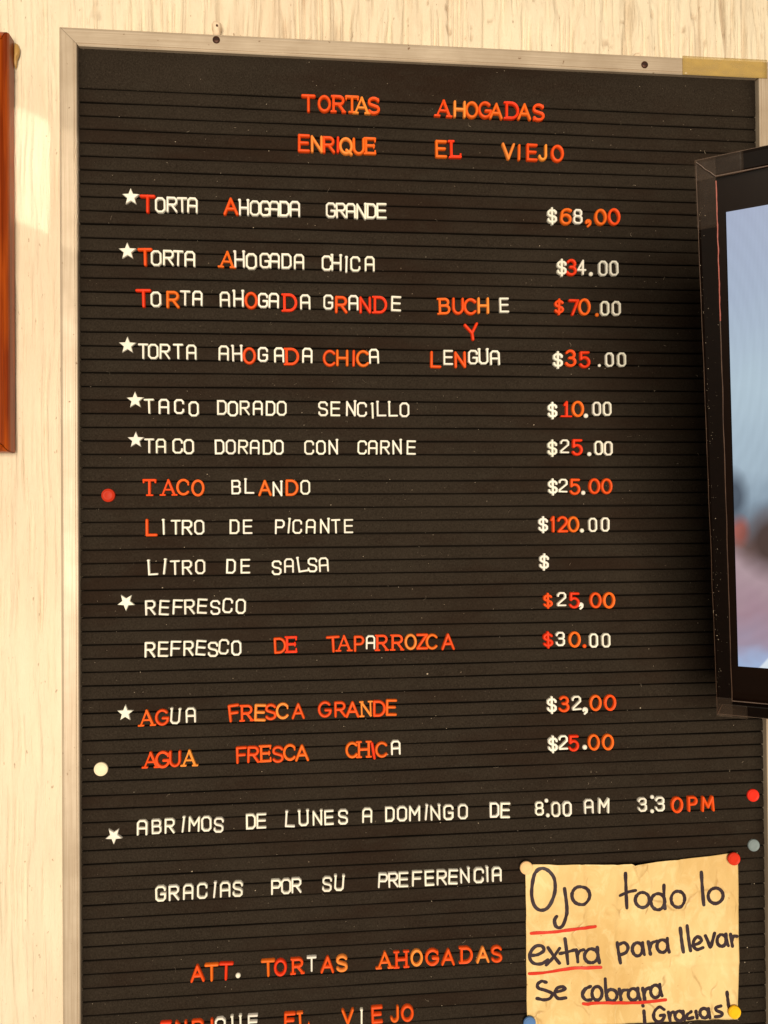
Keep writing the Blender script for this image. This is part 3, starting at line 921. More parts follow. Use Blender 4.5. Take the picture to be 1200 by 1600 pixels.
DATA = [
('title1', [
    ('TORTAS', [('T', 'r', 'V', 221.76, -6.81, 17.92, 0), ('O', 'r', 'V', 237.5, -6.59, 17.63, 0), ('R', 's', 'V', 251.64, -6.31, 17.34, 0), ('T', 's', 'O', 265.05, -6.07, 17.37, 0), ('A', 's', 'P', 274.66, -6.5, 17.39, 0), ('S', 's', 'V', 286.86, -6.62, 17.73, 0)]),
    ('AHOGADAS', [('A', 's', 'V', 357.25, -6.06, 17.88, 0), ('H', 'r', 'P', 373.96, -6.34, 17.27, 0), ('O', 'r', 'O', 386.45, -6.47, 17.62, 0), ('G', 'r', 'V', 399.98, -5.91, 17.65, 0), ('A', 'r', 'O', 411.55, -6.73, 17.02, 0), ('D', 's', 'R', 428.16, -5.72, 18.36, 0), ('A', 'r', 'O', 440.81, -6.18, 17.4, 0), ('S', 's', 'V', 455.51, -6.29, 17.76, 0)])]),
('title2', [
    ('ENRIQUE', [('E', 'r', 'V', 217.07, -46.75, 18.21, 0), ('N', 'r', 'P', 229.74, -47.24, 17.27, 0), ('R', 'r', 'V', 241.67, -47.43, 17.3, 0), ('I', 'r', 'R', 250.72, -47.09, 16.68, 0), ('Q', 'r', 'P', 258.69, -48.08, 17.98, 0), ('U', 'r', 'O', 271.48, -47.92, 17.36, 0), ('E', 's', 'O', 283.23, -47.16, 17.06, 0)]),
    ('EL', [('E', 'r', 'O', 354.62, -47.42, 18.18, 0), ('L', 's', 'R', 369.68, -47.19, 18.22, 0)]),
    ('VIEJO', [('V', 'r', 'P', 423.79, -47.48, 17.68, 0), ('I', 'r', 'O', 434.96, -48.05, 17.05, 0), ('E', 'r', 'V', 448.3, -47.44, 18.06, 0), ('J', 'r', 'P', 459.48, -47.16, 17.1, 0), ('O', 'r', 'V', 474.91, -47.58, 18.11, 0)])]),
('l68', [
    ('*', [('*', 'w', 'W', 49.49, -105.53, 16.25, 0)]),
    ('TORTA', [('T', 'r', 'R', 65.32, -111.86, 18.47, 0), ('O', 'w', 'W', 77.39, -112.69, 15.36, 0), ('R', 'w', 'W', 88.52, -111.85, 15.26, 0), ('T', 'w', 'W', 98.33, -111.93, 15.09, 0), ('A', 'w', 'W', 108.17, -111.88, 15.3, 0)]),
    ('AHOGADA', [('A', 'r', 'V', 145.19, -111.97, 17.7, 0), ('H', 'w', 'W', 157.93, -112.98, 15.2, 0), ('O', 'w', 'W', 168.54, -112.98, 15.22, 0), ('G', 'w', 'W', 178.48, -113.0, 15.55, 0), ('A', 'w', 'W', 187.44, -112.8, 15.25, 0), ('D', 'w', 'W', 197.49, -112.75, 15.59, 0), ('A', 'w', 'W', 207.75, -112.45, 15.61, 0)]),
    ('GRANDE', [('G', 'w', 'W', 243.14, -112.67, 15.16, 0), ('R', 'w', 'W', 253.2, -112.7, 15.18, 0), ('A', 'w', 'W', 263.02, -112.73, 15.2, 0), ('N', 'w', 'W', 273.45, -113.25, 15.6, 0), ('D', 'w', 'W', 283.71, -112.44, 15.43, 0), ('E', 'w', 'W', 293.81, -111.95, 15.64, 0)]),
    ('68,00', [('$', 'w', 'W', 468.71, -112.24, 17.74, 0), ('6', 'r', 'O', 483.15, -112.15, 17.77, 0), ('8', 'w', 'W', 495.69, -111.79, 15.16, 0), (',', 'r', 'O', 507.6, -117.39, 7.26, 0), ('0', 'r', 'O', 519.86, -111.63, 17.52, 0), ('0', 's', 'V', 533.94, -111.09, 17.88, 0)])]),
('l34', [
    ('*', [('*', 'w', 'W', 46.11, -158.57, 16.22, 0)]),
    ('TORTA', [('T', 'r', 'V', 62.77, -163.79, 18.0, 0), ('O', 'w', 'W', 73.31, -164.66, 15.34, 0), ('R', 'w', 'W', 84.85, -164.01, 15.36, 0), ('T', 'w', 'W', 94.21, -164.17, 15.37, 0), ('A', 'w', 'W', 105.44, -164.53, 15.4, 0)]),
    ('AHOGADA', [('A', 's', 'O', 141.24, -164.18, 17.04, 0), ('H', 'w', 'W', 153.35, -164.15, 15.8, 0), ('O', 'w', 'W', 164.86, -165.59, 16.14, 0), ('G', 'w', 'W', 177.98, -164.58, 15.22, 0), ('A', 'w', 'W', 187.56, -164.48, 15.23, 0), ('D', 'w', 'W', 199.24, -164.53, 15.25, 0), ('A', 'w', 'W', 211.52, -164.88, 15.28, 0)]),
    ('CHICA', [('C', 'w', 'W', 238.78, -165.64, 15.2, 0), ('H', 'w', 'W', 248.44, -165.35, 15.66, 0), ('I', 'w', 'W', 258.37, -166.98, 15.68, 2.0), ('C', 'w', 'W', 267.12, -165.82, 15.25, 0), ('A', 'w', 'W', 281.53, -165.36, 15.28, 0)]),
    ('34.00', [('$', 'w', 'W', 478.26, -164.75, 17.74, 0), ('3', 'r', 'R', 488.7, -164.12, 17.76, 0), ('4', 'w', 'W', 499.22, -163.95, 15.48, 0), ('.', 'w', 'W', 509.29, -170.31, 4.62, 0), ('0', 'w', 'W', 521.69, -164.43, 15.65, 0), ('0', 'w', 'W', 533.38, -164.16, 15.67, 0)])]),
('l70', [
    ('TORTA', [('T', 'r', 'R', 61.01, -203.99, 18.42, 0), ('O', 'w', 'W', 72.88, -204.83, 15.19, 0), ('R', 'r', 'O', 89.0, -204.78, 17.54, 0), ('T', 'w', 'W', 100.71, -203.05, 14.93, 0), ('A', 'w', 'W', 112.56, -203.08, 14.95, 0)]),
    ('AHOGADA', [('A', 'w', 'W', 138.92, -203.46, 15.0, 0), ('H', 'w', 'W', 152.2, -202.96, 15.78, 0), ('O', 'r', 'V', 164.33, -204.18, 17.39, 0), ('G', 'w', 'W', 175.87, -203.97, 14.88, 0), ('A', 'w', 'W', 186.51, -203.83, 15.09, 0), ('D', 's', 'R', 202.57, -205.63, 18.1, 0), ('A', 'w', 'W', 217.32, -204.72, 15.15, 0)]),
    ('GRANDE', [('G', 'w', 'W', 240.11, -204.42, 15.0, 0), ('R', 'r', 'V', 252.99, -206.68, 17.57, 0), ('A', 'w', 'W', 265.06, -204.6, 15.36, 0), ('N', 'r', 'R', 276.81, -206.63, 17.3, 0), ('D', 's', 'R', 292.08, -206.22, 17.66, 0), ('E', 'w', 'W', 307.74, -204.71, 15.31, 0)]),
    ('BUCHE', [('B', 's', 'O', 356.77, -206.4, 16.82, 0), ('U', 'r', 'V', 370.63, -206.09, 17.5, 0), ('C', 'r', 'V', 383.09, -206.25, 17.53, 0), ('H', 'r', 'P', 396.46, -205.04, 16.9, 0), ('E', 'w', 'W', 417.93, -204.26, 15.32, 0)]),
    ('Y', [('Y', 'r', 'R', 384.65, -231.86, 18.17, -6.0)]),
    ('70.00', [('$', 's', 'V', 475.05, -204.86, 16.73, 0), ('7', 'r', 'R', 490.65, -205.24, 17.42, 0), ('0', 's', 'O', 501.65, -204.51, 17.64, 0), ('.', 'r', 'O', 515.3, -212.18, 4.28, 0), ('0', 'w', 'W', 523.3, -205.64, 15.18, 0), ('0', 'w', 'W', 535.53, -205.43, 15.2, 0)])]),
('l35', [
    ('*', [('*', 'w', 'W', 45.72, -250.06, 16.18, 0)]),
    ('TORTA', [('T', 'w', 'W', 60.54, -255.6, 15.15, 0), ('O', 'w', 'W', 70.02, -255.67, 14.98, 0), ('R', 'w', 'W', 81.12, -255.53, 15.0, 0), ('T', 'w', 'W', 93.83, -255.3, 15.03, 0), ('A', 'w', 'W', 106.46, -255.9, 14.92, 0)]),
    ('AHOGADA', [('A', 'w', 'W', 137.52, -256.39, 14.98, 0), ('H', 'w', 'W', 150.59, -256.86, 15.45, 0), ('O', 'r', 'V', 162.27, -258.73, 17.36, 0), ('G', 'w', 'W', 175.56, -257.37, 14.86, 0), ('A', 'w', 'W', 191.38, -257.62, 15.2, 0), ('D', 's', 'V', 204.25, -259.05, 17.45, 0), ('A', 'w', 'W', 218.99, -257.73, 15.26, 0)]),
    ('CHICA', [('C', 'r', 'V', 240.81, -260.21, 17.21, 0), ('H', 'r', 'O', 253.58, -259.86, 16.91, 0), ('I', 'r', 'V', 264.92, -260.05, 16.94, 0), ('C', 'r', 'O', 273.93, -260.14, 17.28, 0), ('A', 'w', 'W', 285.15, -257.76, 15.06, 0)]),
    ('LENGUA', [('L', 'r', 'V', 347.53, -260.37, 17.43, 0), ('E', 'w', 'W', 360.07, -258.09, 15.32, 0), ('N', 'r', 'V', 372.34, -260.21, 17.16, 0), ('G', 'w', 'W', 385.34, -257.46, 14.78, 0), ('U', 'w', 'W', 396.13, -257.08, 15.45, 0), ('A', 'w', 'W', 407.93, -257.85, 15.15, 0)]),
    ('35.00', [('$', 'w', 'W', 473.31, -259.3, 17.69, 0), ('3', 's', 'V', 486.76, -257.44, 18.05, 0), ('5', 'r', 'R', 501.64, -258.64, 17.75, 0), ('.', 'w', 'W', 517.4, -264.19, 3.29, 0), ('0', 'w', 'W', 527.71, -258.34, 14.84, 0), ('0', 'w', 'W', 540.63, -258.19, 14.86, 0)])]),
('l10', [
    ('*', [('*', 'w', 'W', 52.75, -303.26, 15.87, 0)]),
    ('TACO', [('T', 'w', 'W', 65.89, -309.03, 14.64, 0), ('A', 'w', 'W', 79.95, -309.13, 14.98, 0), ('C', 'w', 'W', 94.48, -309.17, 14.69, 0), ('O', 'w', 'W', 108.39, -311.4, 15.03, 0)]),
    ('DORADO', [('D', 'w', 'W', 135.5, -309.86, 14.77, 0), ('O', 'w', 'W', 146.01, -310.93, 15.29, 0), ('R', 'w', 'W', 157.5, -310.11, 14.49, 0), ('A', 'w', 'W', 170.25, -310.16, 14.52, 0), ('D', 'w', 'W', 182.67, -310.41, 14.85, 0), ('O', 'w', 'W', 193.5, -310.35, 14.87, 0)]),
    ('SENCILLO', [('S', 'w', 'W', 234.19, -310.56, 14.95, 0), ('E', 'w', 'W', 246.37, -310.49, 14.97, 0), ('N', 'w', 'W', 261.83, -310.27, 15.19, 0), ('C', 'w', 'W', 272.8, -310.97, 14.89, 0), ('I', 'w', 'W', 283.34, -312.58, 15.23, 1.0), ('L', 'w', 'W', 292.33, -310.54, 14.73, 0), ('L', 'w', 'W', 303.9, -310.61, 14.75, 0), ('O', 'w', 'W', 315.37, -311.12, 14.96, 0)]),
    ('10.00', [('$', 'w', 'W', 467.19, -310.99, 17.46, 0), ('1', 's', 'R', 481.54, -309.4, 16.7, 0), ('0', 's', 'O', 493.65, -309.2, 16.92, 0), ('.', 'w', 'W', 502.54, -315.98, 4.92, 0), ('0', 'w', 'W', 513.63, -308.96, 14.6, 0), ('0', 'w', 'W', 524.74, -308.89, 14.61, 0)])]),
('lcarne', [
    ('*', [('*', 'w', 'W', 53.19, -341.87, 15.42, 0)]),
    ('TACO', [('T', 'w', 'W', 65.9, -347.58, 14.63, 0), ('A', 'w', 'W', 76.96, -347.62, 14.52, 0), ('C', 'w', 'W', 92.89, -347.6, 14.99, 0), ('O', 'w', 'W', 103.48, -348.22, 15.01, 0)]),
    ('DORADO', [('D', 'w', 'W', 133.0, -348.49, 14.75, 0), ('O', 'w', 'W', 143.82, -348.48, 14.77, 0), ('R', 'w', 'W', 155.72, -348.47, 14.22, 0), ('A', 'w', 'W', 167.04, -348.64, 14.37, 0), ('D', 'w', 'W', 179.51, -348.76, 14.83, 0), ('O', 'w', 'W', 190.45, -348.74, 14.85, 0)]),
    ('CON', [('C', 'w', 'W', 220.23, -348.97, 14.46, 0), ('O', 'w', 'W', 231.85, -348.89, 14.48, 0), ('N', 'w', 'W', 243.95, -348.68, 14.63, 0)]),
    ('CARNE', [('C', 'w', 'W', 272.78, -348.78, 14.24, 0), ('A', 'w', 'W', 283.33, -348.77, 14.38, 0), ('R', 'w', 'W', 295.51, -348.76, 14.27, 0), ('N', 'w', 'W', 307.67, -348.49, 14.62, 0), ('E', 'w', 'W', 321.92, -348.92, 14.64, 0)]),
    ('25.00', [('$', 'w', 'W', 466.61, -349.42, 17.44, 0), ('2', 'w', 'W', 479.49, -347.44, 14.26, 0), ('5', 'r', 'R', 492.92, -348.54, 17.49, 0), ('.', 'w', 'W', 505.72, -355.28, 4.59, 0), ('0', 'w', 'W', 515.24, -349.04, 14.78, 0), ('0', 'w', 'W', 525.4, -349.49, 14.8, 0)])]),
('lblando', [
    ('TACO', [('T', 's', 'V', 65.96, -387.89, 16.79, 0), ('A', 's', 'V', 83.84, -387.84, 16.52, 0), ('C', 's', 'O', 97.83, -387.7, 16.54, 0), ('O', 's', 'O', 111.98, -388.63, 16.89, 0)]),
    ('BLANDO', [('B', 'w', 'W', 148.8, -387.89, 14.45, 0), ('L', 'w', 'W', 161.71, -387.3, 14.47, 0), ('A', 'r', 'O', 176.65, -388.87, 16.39, 0), ('N', 'w', 'W', 188.88, -389.8, 14.71, 0), ('D', 'r', 'O', 203.12, -388.59, 16.76, 0), ('O', 'w', 'W', 216.13, -388.26, 14.76, 0)]),
    ('25.00', [('$', 'w', 'W', 466.77, -388.92, 17.16, 0), ('2', 'w', 'W', 477.42, -387.52, 14.11, 0), ('5', 'r', 'V', 490.16, -388.81, 17.28, 0), ('.', 'w', 'W', 498.91, -394.93, 4.72, 0), ('0', 'r', 'V', 510.45, -388.29, 16.86, 0), ('0', 'r', 'V', 523.43, -388.34, 16.88, 0)])]),
('lpicante', [
    ('LITRO', [('L', 'r', 'V', 67.54, -426.88, 17.4, 0), ('I', 'w', 'W', 79.09, -426.67, 14.81, 0), ('T', 'w', 'W', 90.73, -426.64, 14.64, 0), ('R', 'w', 'W', 101.43, -426.86, 14.85, 0), ('O', 'w', 'W', 113.14, -426.83, 14.68, 0)]),
    ('DE', [('D', 'w', 'W', 147.04, -426.68, 14.62, 0), ('E', 'w', 'W', 159.68, -426.78, 14.45, 0)]),
    ('PICANTE', [('P', 'w', 'W', 190.97, -427.11, 14.82, 0), ('I', 'w', 'W', 199.93, -426.49, 14.71, 8.0), ('C', 'w', 'W', 208.08, -427.06, 14.41, 0), ('A', 'w', 'W', 221.3, -426.98, 14.56, 0), ('N', 'w', 'W', 235.0, -426.78, 14.59, 0), ('T', 'w', 'W', 246.08, -427.06, 14.35, 0), ('E', 'w', 'W', 258.59, -426.98, 14.25, 0)]),
    ('120.00', [('$', 'w', 'W', 456.38, -427.19, 17.06, 0), ('1', 'r', 'V', 466.67, -426.75, 17.15, 0), ('2', 'r', 'V', 476.7, -426.96, 17.3, 0), ('0', 'r', 'O', 487.97, -427.05, 16.99, 0), ('.', 'w', 'W', 497.18, -433.54, 4.58, 0), ('0', 'w', 'W', 508.29, -427.74, 14.74, 0), ('0', 'w', 'W', 521.33, -427.52, 14.76, 0)])]),
('lsalsa', [
    ('LITRO', [('L', 'w', 'W', 68.76, -465.78, 14.59, -2.0), ('I', 'w', 'W', 80.0, -465.12, 14.92, 10.0), ('T', 'w', 'W', 89.75, -465.87, 14.5, -2.0), ('R', 'w', 'W', 101.23, -465.9, 14.52, 0), ('O', 'w', 'W', 113.86, -465.44, 14.55, 0)]),
    ('DE', [('D', 'w', 'W', 143.48, -465.39, 14.6, 0), ('E', 'w', 'W', 157.29, -465.39, 14.62, 0)]),
    ('SALSA', [('S', 'w', 'W', 187.72, -467.36, 14.68, 0), ('A', 'w', 'W', 199.69, -465.31, 14.51, 0), ('L', 'w', 'W', 212.87, -464.66, 14.72, -8.0), ('S', 'w', 'W', 222.69, -465.04, 14.68, 0), ('A', 'w', 'W', 233.73, -464.8, 14.57, 0)]),
    ('$', [('$', 'w', 'W', 456.96, -465.08, 17.24, 0)])]),
('lrefresco', [
    ('*', [('*', 'w', 'W', 43.33, -498.67, 16.08, 40.0)]),
    ('REFRESCO', [('R', 'w', 'W', 66.22, -504.4, 14.88, 0), ('E', 'w', 'W', 79.33, -504.63, 14.91, 3.0), ('F', 'w', 'W', 92.31, -504.25, 14.93, 3.0), ('R', 'w', 'W', 103.43, -504.26, 14.95, 0), ('E', 'w', 'W', 115.56, -503.73, 14.97, 4.0), ('S', 'w', 'W', 128.03, -505.33, 14.56, 0), ('C', 'w', 'W', 140.0, -503.66, 15.02, 4.0), ('O', 'w', 'W', 152.67, -504.64, 15.04, 0)]),
    ('25,00', [('$', 's', 'V', 460.44, -504.55, 15.93, 0), ('2', 'w', 'W', 474.82, -503.11, 14.53, 0), ('5', 'r', 'R', 488.4, -504.65, 16.96, 0), (',', 'w', 'W', 495.73, -510.32, 6.2, 0), ('0', 'r', 'V', 510.6, -504.9, 16.81, 0), ('0', 's', 'O', 524.45, -505.13, 17.03, 0)])]),
('ltapa', [
    ('REFRESCO', [('R', 'w', 'W', 65.67, -544.98, 15.18, 0), ('E', 'w', 'W', 78.17, -544.77, 15.2, 3.0), ('F', 'w', 'W', 90.1, -544.43, 15.22, 3.0), ('R', 'w', 'W', 102.31, -544.52, 14.93, 0), ('E', 'w', 'W', 114.13, -544.23, 15.14, 4.0), ('S', 'w', 'W', 125.72, -545.99, 14.98, 0), ('C', 'w', 'W', 135.95, -543.79, 15.18, 4.0), ('O', 'w', 'W', 148.17, -545.26, 15.02, 0)]),
    ('DE', [('D', 'r', 'V', 190.5, -543.77, 16.35, 0), ('E', 's', 'R', 201.83, -543.08, 16.69, 0)]),
    ('TAPARROZCA', [('T', 'r', 'V', 242.56, -543.68, 16.77, -2.0), ('A', 's', 'V', 253.33, -542.91, 16.48, 0), ('P', 'r', 'V', 268.39, -543.75, 16.51, 0), ('A', 'w', 'W', 279.61, -542.54, 13.99, 0), ('R', 's', 'V', 291.24, -543.31, 16.36, 0), ('R', 's', 'V', 306.5, -543.39, 16.27, 0), ('O', 'r', 'P', 319.83, -543.17, 16.61, 0), ('Z', 'r', 'V', 331.38, -543.05, 16.38, 0), ('C', 'r', 'O', 341.15, -543.39, 16.33, 0), ('A', 'r', 'V', 357.57, -543.75, 17.01, 0)]),
    ('30.00', [('$', 'r', 'R', 460.39, -544.21, 17.54, 0), ('3', 'w', 'W', 473.08, -543.44, 14.77, 0), ('0', 's', 'O', 487.94, -544.42, 16.62, 0), ('.', 'r', 'V', 498.68, -551.51, 4.24, 0), ('0', 'w', 'W', 507.96, -545.84, 14.7, 0), ('0', 'w', 'W', 520.98, -545.99, 14.59, 0)])]),
('lgrande', [
    ('*', [('*', 'w', 'W', 42.15, -605.67, 15.29, 0)]),
    ('AGUA', [('A', 's', 'O', 62.28, -610.73, 16.26, 0), ('G', 'r', 'V', 76.71, -610.81, 16.41, 0), ('U', 'w', 'W', 89.35, -610.21, 14.76, 3.0), ('A', 'w', 'W', 104.06, -609.3, 14.79, 0)]),
    ('FRESCA', [('F', 'r', 'V', 145.65, -608.59, 17.49, -7.0), ('R', 's', 'V', 157.9, -609.02, 16.45, 0), ('E', 'r', 'P', 170.8, -609.17, 17.23, 3.0), ('S', 'r', 'V', 181.06, -608.67, 16.62, 0), ('C', 's', 'P', 192.36, -608.0, 16.33, 0), ('A', 'r', 'V', 207.81, -608.66, 16.05, 0)]),
    ('GRANDE', [('G', 'r', 'V', 233.91, -607.75, 16.73, 0), ('R', 'r', 'V', 249.08, -608.21, 16.13, 0), ('A', 'r', 'V', 261.25, -608.76, 16.47, 0), ('N', 's', 'P', 274.8, -608.54, 15.86, 0), ('D', 'r', 'V', 288.07, -608.56, 16.71, 0), ('E', 'r', 'O', 300.04, -608.03, 16.86, 0)]),
    ('32,00', [('$', 'w', 'W', 463.56, -610.33, 17.52, 0), ('3', 'r', 'V', 476.58, -609.74, 17.09, 0), ('2', 'w', 'W', 489.37, -608.95, 14.64, -3.0), (',', 'w', 'W', 499.16, -617.38, 6.51, 0), ('0', 's', 'O', 509.33, -609.4, 16.76, 0), ('0', 's', 'V', 524.51, -609.65, 16.79, 0)])]),
('lchica', [
    ('AGUA', [('A', 's', 'V', 65.79, -651.33, 16.25, 0), ('G', 's', 'V', 77.06, -651.49, 16.7, 0), ('U', 'r', 'V', 88.79, -651.3, 16.42, 0), ('A', 's', 'P', 102.39, -650.86, 16.44, 0)]),
    ('FRESCA', [('F', 'r', 'V', 152.53, -649.85, 16.86, 0), ('R', 'r', 'V', 163.92, -649.75, 16.69, 0), ('E', 's', 'O', 176.03, -649.24, 16.91, 0), ('S', 'r', 'V', 187.79, -650.48, 16.93, 0), ('C', 's', 'O', 199.1, -648.81, 16.64, 0), ('A', 'r', 'O', 211.3, -649.86, 16.67, 0)]),
    ('CHICA', [('C', 'r', 'O', 260.27, -648.87, 16.64, 0), ('H', 's', 'O', 272.15, -648.53, 16.66, 0), ('I', 'r', 'R', 281.51, -650.25, 17.76, -14.0), ('C', 'r', 'O', 289.81, -649.46, 16.25, 0), ('A', 'w', 'W', 303.98, -647.73, 14.5, 0)]),
    ('25.00', [('$', 'w', 'W', 464.24, -650.05, 17.5, 0), ('2', 'w', 'W', 475.06, -648.54, 14.6, 0), ('5', 'r', 'R', 486.22, -649.83, 17.09, 0), ('.', 'w', 'W', 497.84, -654.46, 5.21, 0), ('0', 's', 'O', 507.03, -649.5, 16.74, 0), ('0', 's', 'O', 521.86, -649.75, 16.77, 0)])]),
('labrimos', [
    ('*', [('*', 'w', 'W', 30.85, -723.03, 15.35, 40.0)]),
    ('ABRIMOS', [('A', 'w', 'W', 57.58, -716.22, 14.79, 0), ('B', 'w', 'W', 71.06, -715.83, 14.19, 0), ('R', 'w', 'W', 83.5, -715.76, 14.53, 0), ('I', 'w', 'W', 96.45, -715.22, 14.86, 10.0), ('M', 'w', 'W', 106.83, -715.05, 14.63, 3.0), ('O', 'w', 'W', 118.45, -715.19, 14.9, 0), ('S', 'w', 'W', 130.22, -716.95, 14.61, 3.0)]),
    ('DE/1', [('D', 'w', 'W', 161.19, -714.94, 14.98, 0), ('E', 'w', 'W', 171.35, -714.75, 14.75, 0)]),
    ('LUNES', [('L', 'w', 'W', 199.44, -714.53, 15.05, 4.0), ('U', 'w', 'W', 212.33, -714.02, 15.07, 0), ('N', 'w', 'W', 225.96, -714.29, 14.47, 0), ('E', 'w', 'W', 237.29, -714.28, 14.68, 0), ('S', 'w', 'W', 251.19, -714.31, 14.89, 0)]),
    ('A', [('A', 'w', 'W', 275.12, -713.75, 14.74, 0)]),
    ('DOMINGO', [('D', 'w', 'W', 297.65, -713.7, 14.78, 0), ('O', 'w', 'W', 309.82, -713.65, 15.0, 0), ('M', 'w', 'W', 322.48, -713.87, 15.27, 0), ('I', 'w', 'W', 334.09, -713.66, 15.04, 8.0), ('N', 'w', 'W', 343.33, -714.05, 15.06, 0), ('G', 'w', 'W', 356.48, -714.29, 15.34, 0), ('O', 'w', 'W', 371.24, -714.15, 15.11, 0)]),
    ('DE/2', [('D', 'w', 'W', 403.47, -713.91, 15.1, 0), ('E', 'w', 'W', 414.44, -714.69, 15.63, 0)]),
    ('8:00', [('8', 'w', 'W', 449.66, -714.36, 13.89, 0), (':', 'w', 'W', 457.37, -707.12, 4.2, 0), (':', 'w', 'W', 458.68, -722.05, 4.2, 0), ('0', 'w', 'W', 466.73, -715.92, 15.21, 0), ('0', 'w', 'W', 478.47, -715.96, 15.23, 0)]),
    ('AM', [('A', 'w', 'W', 501.13, -714.38, 14.5, 0), ('M', 'w', 'W', 516.87, -714.32, 15.5, 0)]),
    ('3:30', [('3', 'w', 'W', 557.64, -714.9, 14.4, 0), (':', 'w', 'W', 568.62, -707.95, 4.26, 0), (':', 'w', 'W', 568.46, -722.49, 4.26, 0), ('3', 'w', 'W', 576.4, -715.02, 15.08, 0), ('0', 's', 'V', 594.53, -716.69, 16.76, 0)]),
    ('PM', [('P', 'r', 'V', 611.38, -716.34, 16.13, 0), ('M', 'r', 'V', 627.81, -717.02, 16.16, 0)])]),
('lgracias', [
    ('GRACIAS', [('G', 'w', 'W', 74.64, -780.47, 15.1, 0), ('R', 'w', 'W', 87.13, -780.44, 14.82, 0), ('A', 'w', 'W', 100.76, -780.22, 14.84, 0), ('C', 'w', 'W', 114.13, -779.86, 15.18, 0), ('I', 'w', 'W', 126.07, -779.86, 14.89, 9.0), ('A', 'w', 'W', 136.02, -779.63, 14.91, 0), ('S', 'w', 'W', 148.21, -779.76, 15.24, 3.0)]),
    ('POR', [('P', 'w', 'W', 185.25, -779.79, 15.0, 0), ('O', 'w', 'W', 194.97, -779.66, 15.01, 0), ('R', 'w', 'W', 205.03, -779.3, 14.72, 0)]),
    ('SU', [('S', 'w', 'W', 234.96, -779.63, 14.65, 3.0), ('U', 'w', 'W', 246.95, -779.36, 14.8, 3.0)]),
    ('PREFERENCIA', [('P', 'w', 'W', 290.32, -778.84, 14.75, 3.0), ('R', 'w', 'W', 300.55, -778.73, 14.95, 0), ('E', 'w', 'W', 310.79, -778.92, 14.97, 0), ('F', 'w', 'W', 324.29, -778.65, 15.25, 2.0), ('E', 'w', 'W', 336.79, -778.83, 15.27, 0), ('R', 'w', 'W', 349.27, -778.82, 15.3, 0), ('E', 'w', 'W', 360.74, -778.76, 14.87, 2.0), ('N', 'w', 'W', 372.65, -778.2, 14.7, 0), ('C', 'w', 'W', 386.79, -778.59, 15.37, 2.0), ('I', 'w', 'W', 395.49, -778.19, 14.93, 0), ('A', 'w', 'W', 405.13, -778.41, 14.63, 0)])]),
('latt', [
    ('ATT', [('A', 'r', 'V', 109.08, -859.53, 16.68, 0), ('T', 'r', 'O', 122.71, -859.25, 17.33, 0), ('T', 'r', 'R', 136.51, -859.04, 17.36, 0), ('.', 'w', 'W', 147.86, -864.27, 4.97, 0)]),
    ('TORTAS', [('T', 'r', 'O', 177.07, -858.35, 17.01, 0), ('O', 'r', 'R', 188.88, -858.69, 17.03, 0), ('R', 's', 'V', 205.72, -858.15, 15.94, 0), ('T', 'w', 'W', 219.31, -856.78, 14.9, 0), ('A', 'r', 'V', 234.81, -858.54, 16.63, 0), ('S', 'r', 'P', 249.05, -858.26, 16.97, 0)]),
    ('AHOGADAS', [('A', 's', 'O', 291.45, -857.54, 17.06, 0), ('H', 's', 'V', 308.07, -857.9, 16.9, 0), ('O', 's', 'P', 323.29, -857.03, 16.49, 0), ('G', 's', 'V', 338.93, -857.46, 16.71, 0), ('A', 'r', 'V', 355.09, -858.42, 16.55, 0), ('D', 's', 'V', 373.73, -857.29, 16.59, 0), ('A', 'r', 'P', 390.21, -858.14, 16.37, 0), ('S', 'r', 'V', 404.41, -858.35, 16.97, 0)])]),
('llast', [
    ('ENRIQUE', [('E', 'r', 'R', 79.05, -911.71, 16.29, 0), ('N', 'r', 'V', 93.41, -912.07, 16.32, 0), ('R', 'r', 'V', 109.48, -911.93, 16.35, 0), ('I', 'r', 'V', 122.74, -911.9, 16.38, 0), ('Q', 'w', 'W', 130.64, -910.89, 15.47, 0), ('U', 'w', 'W', 146.19, -910.39, 14.88, 0), ('E', 'w', 'W', 161.97, -909.9, 14.91, 0)]),
    ('EL', [('E', 'r', 'V', 197.64, -911.05, 16.53, 0), ('L', 's', 'O', 211.88, -911.07, 16.56, 0)]),
    ('VIEJO', [('V', 'r', 'O', 254.43, -911.09, 16.02, 0), ('I', 'w', 'W', 268.16, -912.01, 14.47, 0), ('E', 'r', 'V', 283.41, -910.82, 17.33, 0), ('J', 'r', 'O', 300.82, -911.47, 16.42, 0), ('O', 'r', 'V', 313.62, -911.43, 16.89, 0)])])]


def place(name, ch, style, col, x, z, h, a, label, cat, group):
    o = bpy.data.objects.new(name, glyph(ch, style))
    COL.objects.link(o)
    s = h / 1000.0
    lean = math.radians((a if a > 30 or ch not in 'I' else a * .65) + rnd.gauss(0, 0.9))
    o.location = (x / 1000.0, -0.0004, z / 1000.0)
    o.rotation_euler = (rnd.uniform(-.03, .03), lean, rnd.uniform(-.03, .03))
    o.scale = (s * rnd.uniform(.98, 1.02), 0.0155 if ch not in '.,:' else s, s)
    c = COLORS[col]
    j = rnd.uniform(.93, 1.06)
    o.color = (min(1, c[0] * j), min(1, c[1] * j * (rnd.uniform(.9, 1.12) if col != 'W' else rnd.uniform(.98, 1.01))), min(1, c[2] * j * (rnd.uniform(.9, 1.1) if col != 'W' else rnd.uniform(.96, 1.02))), 1)
    tag(o, label, cat, group)
    return o


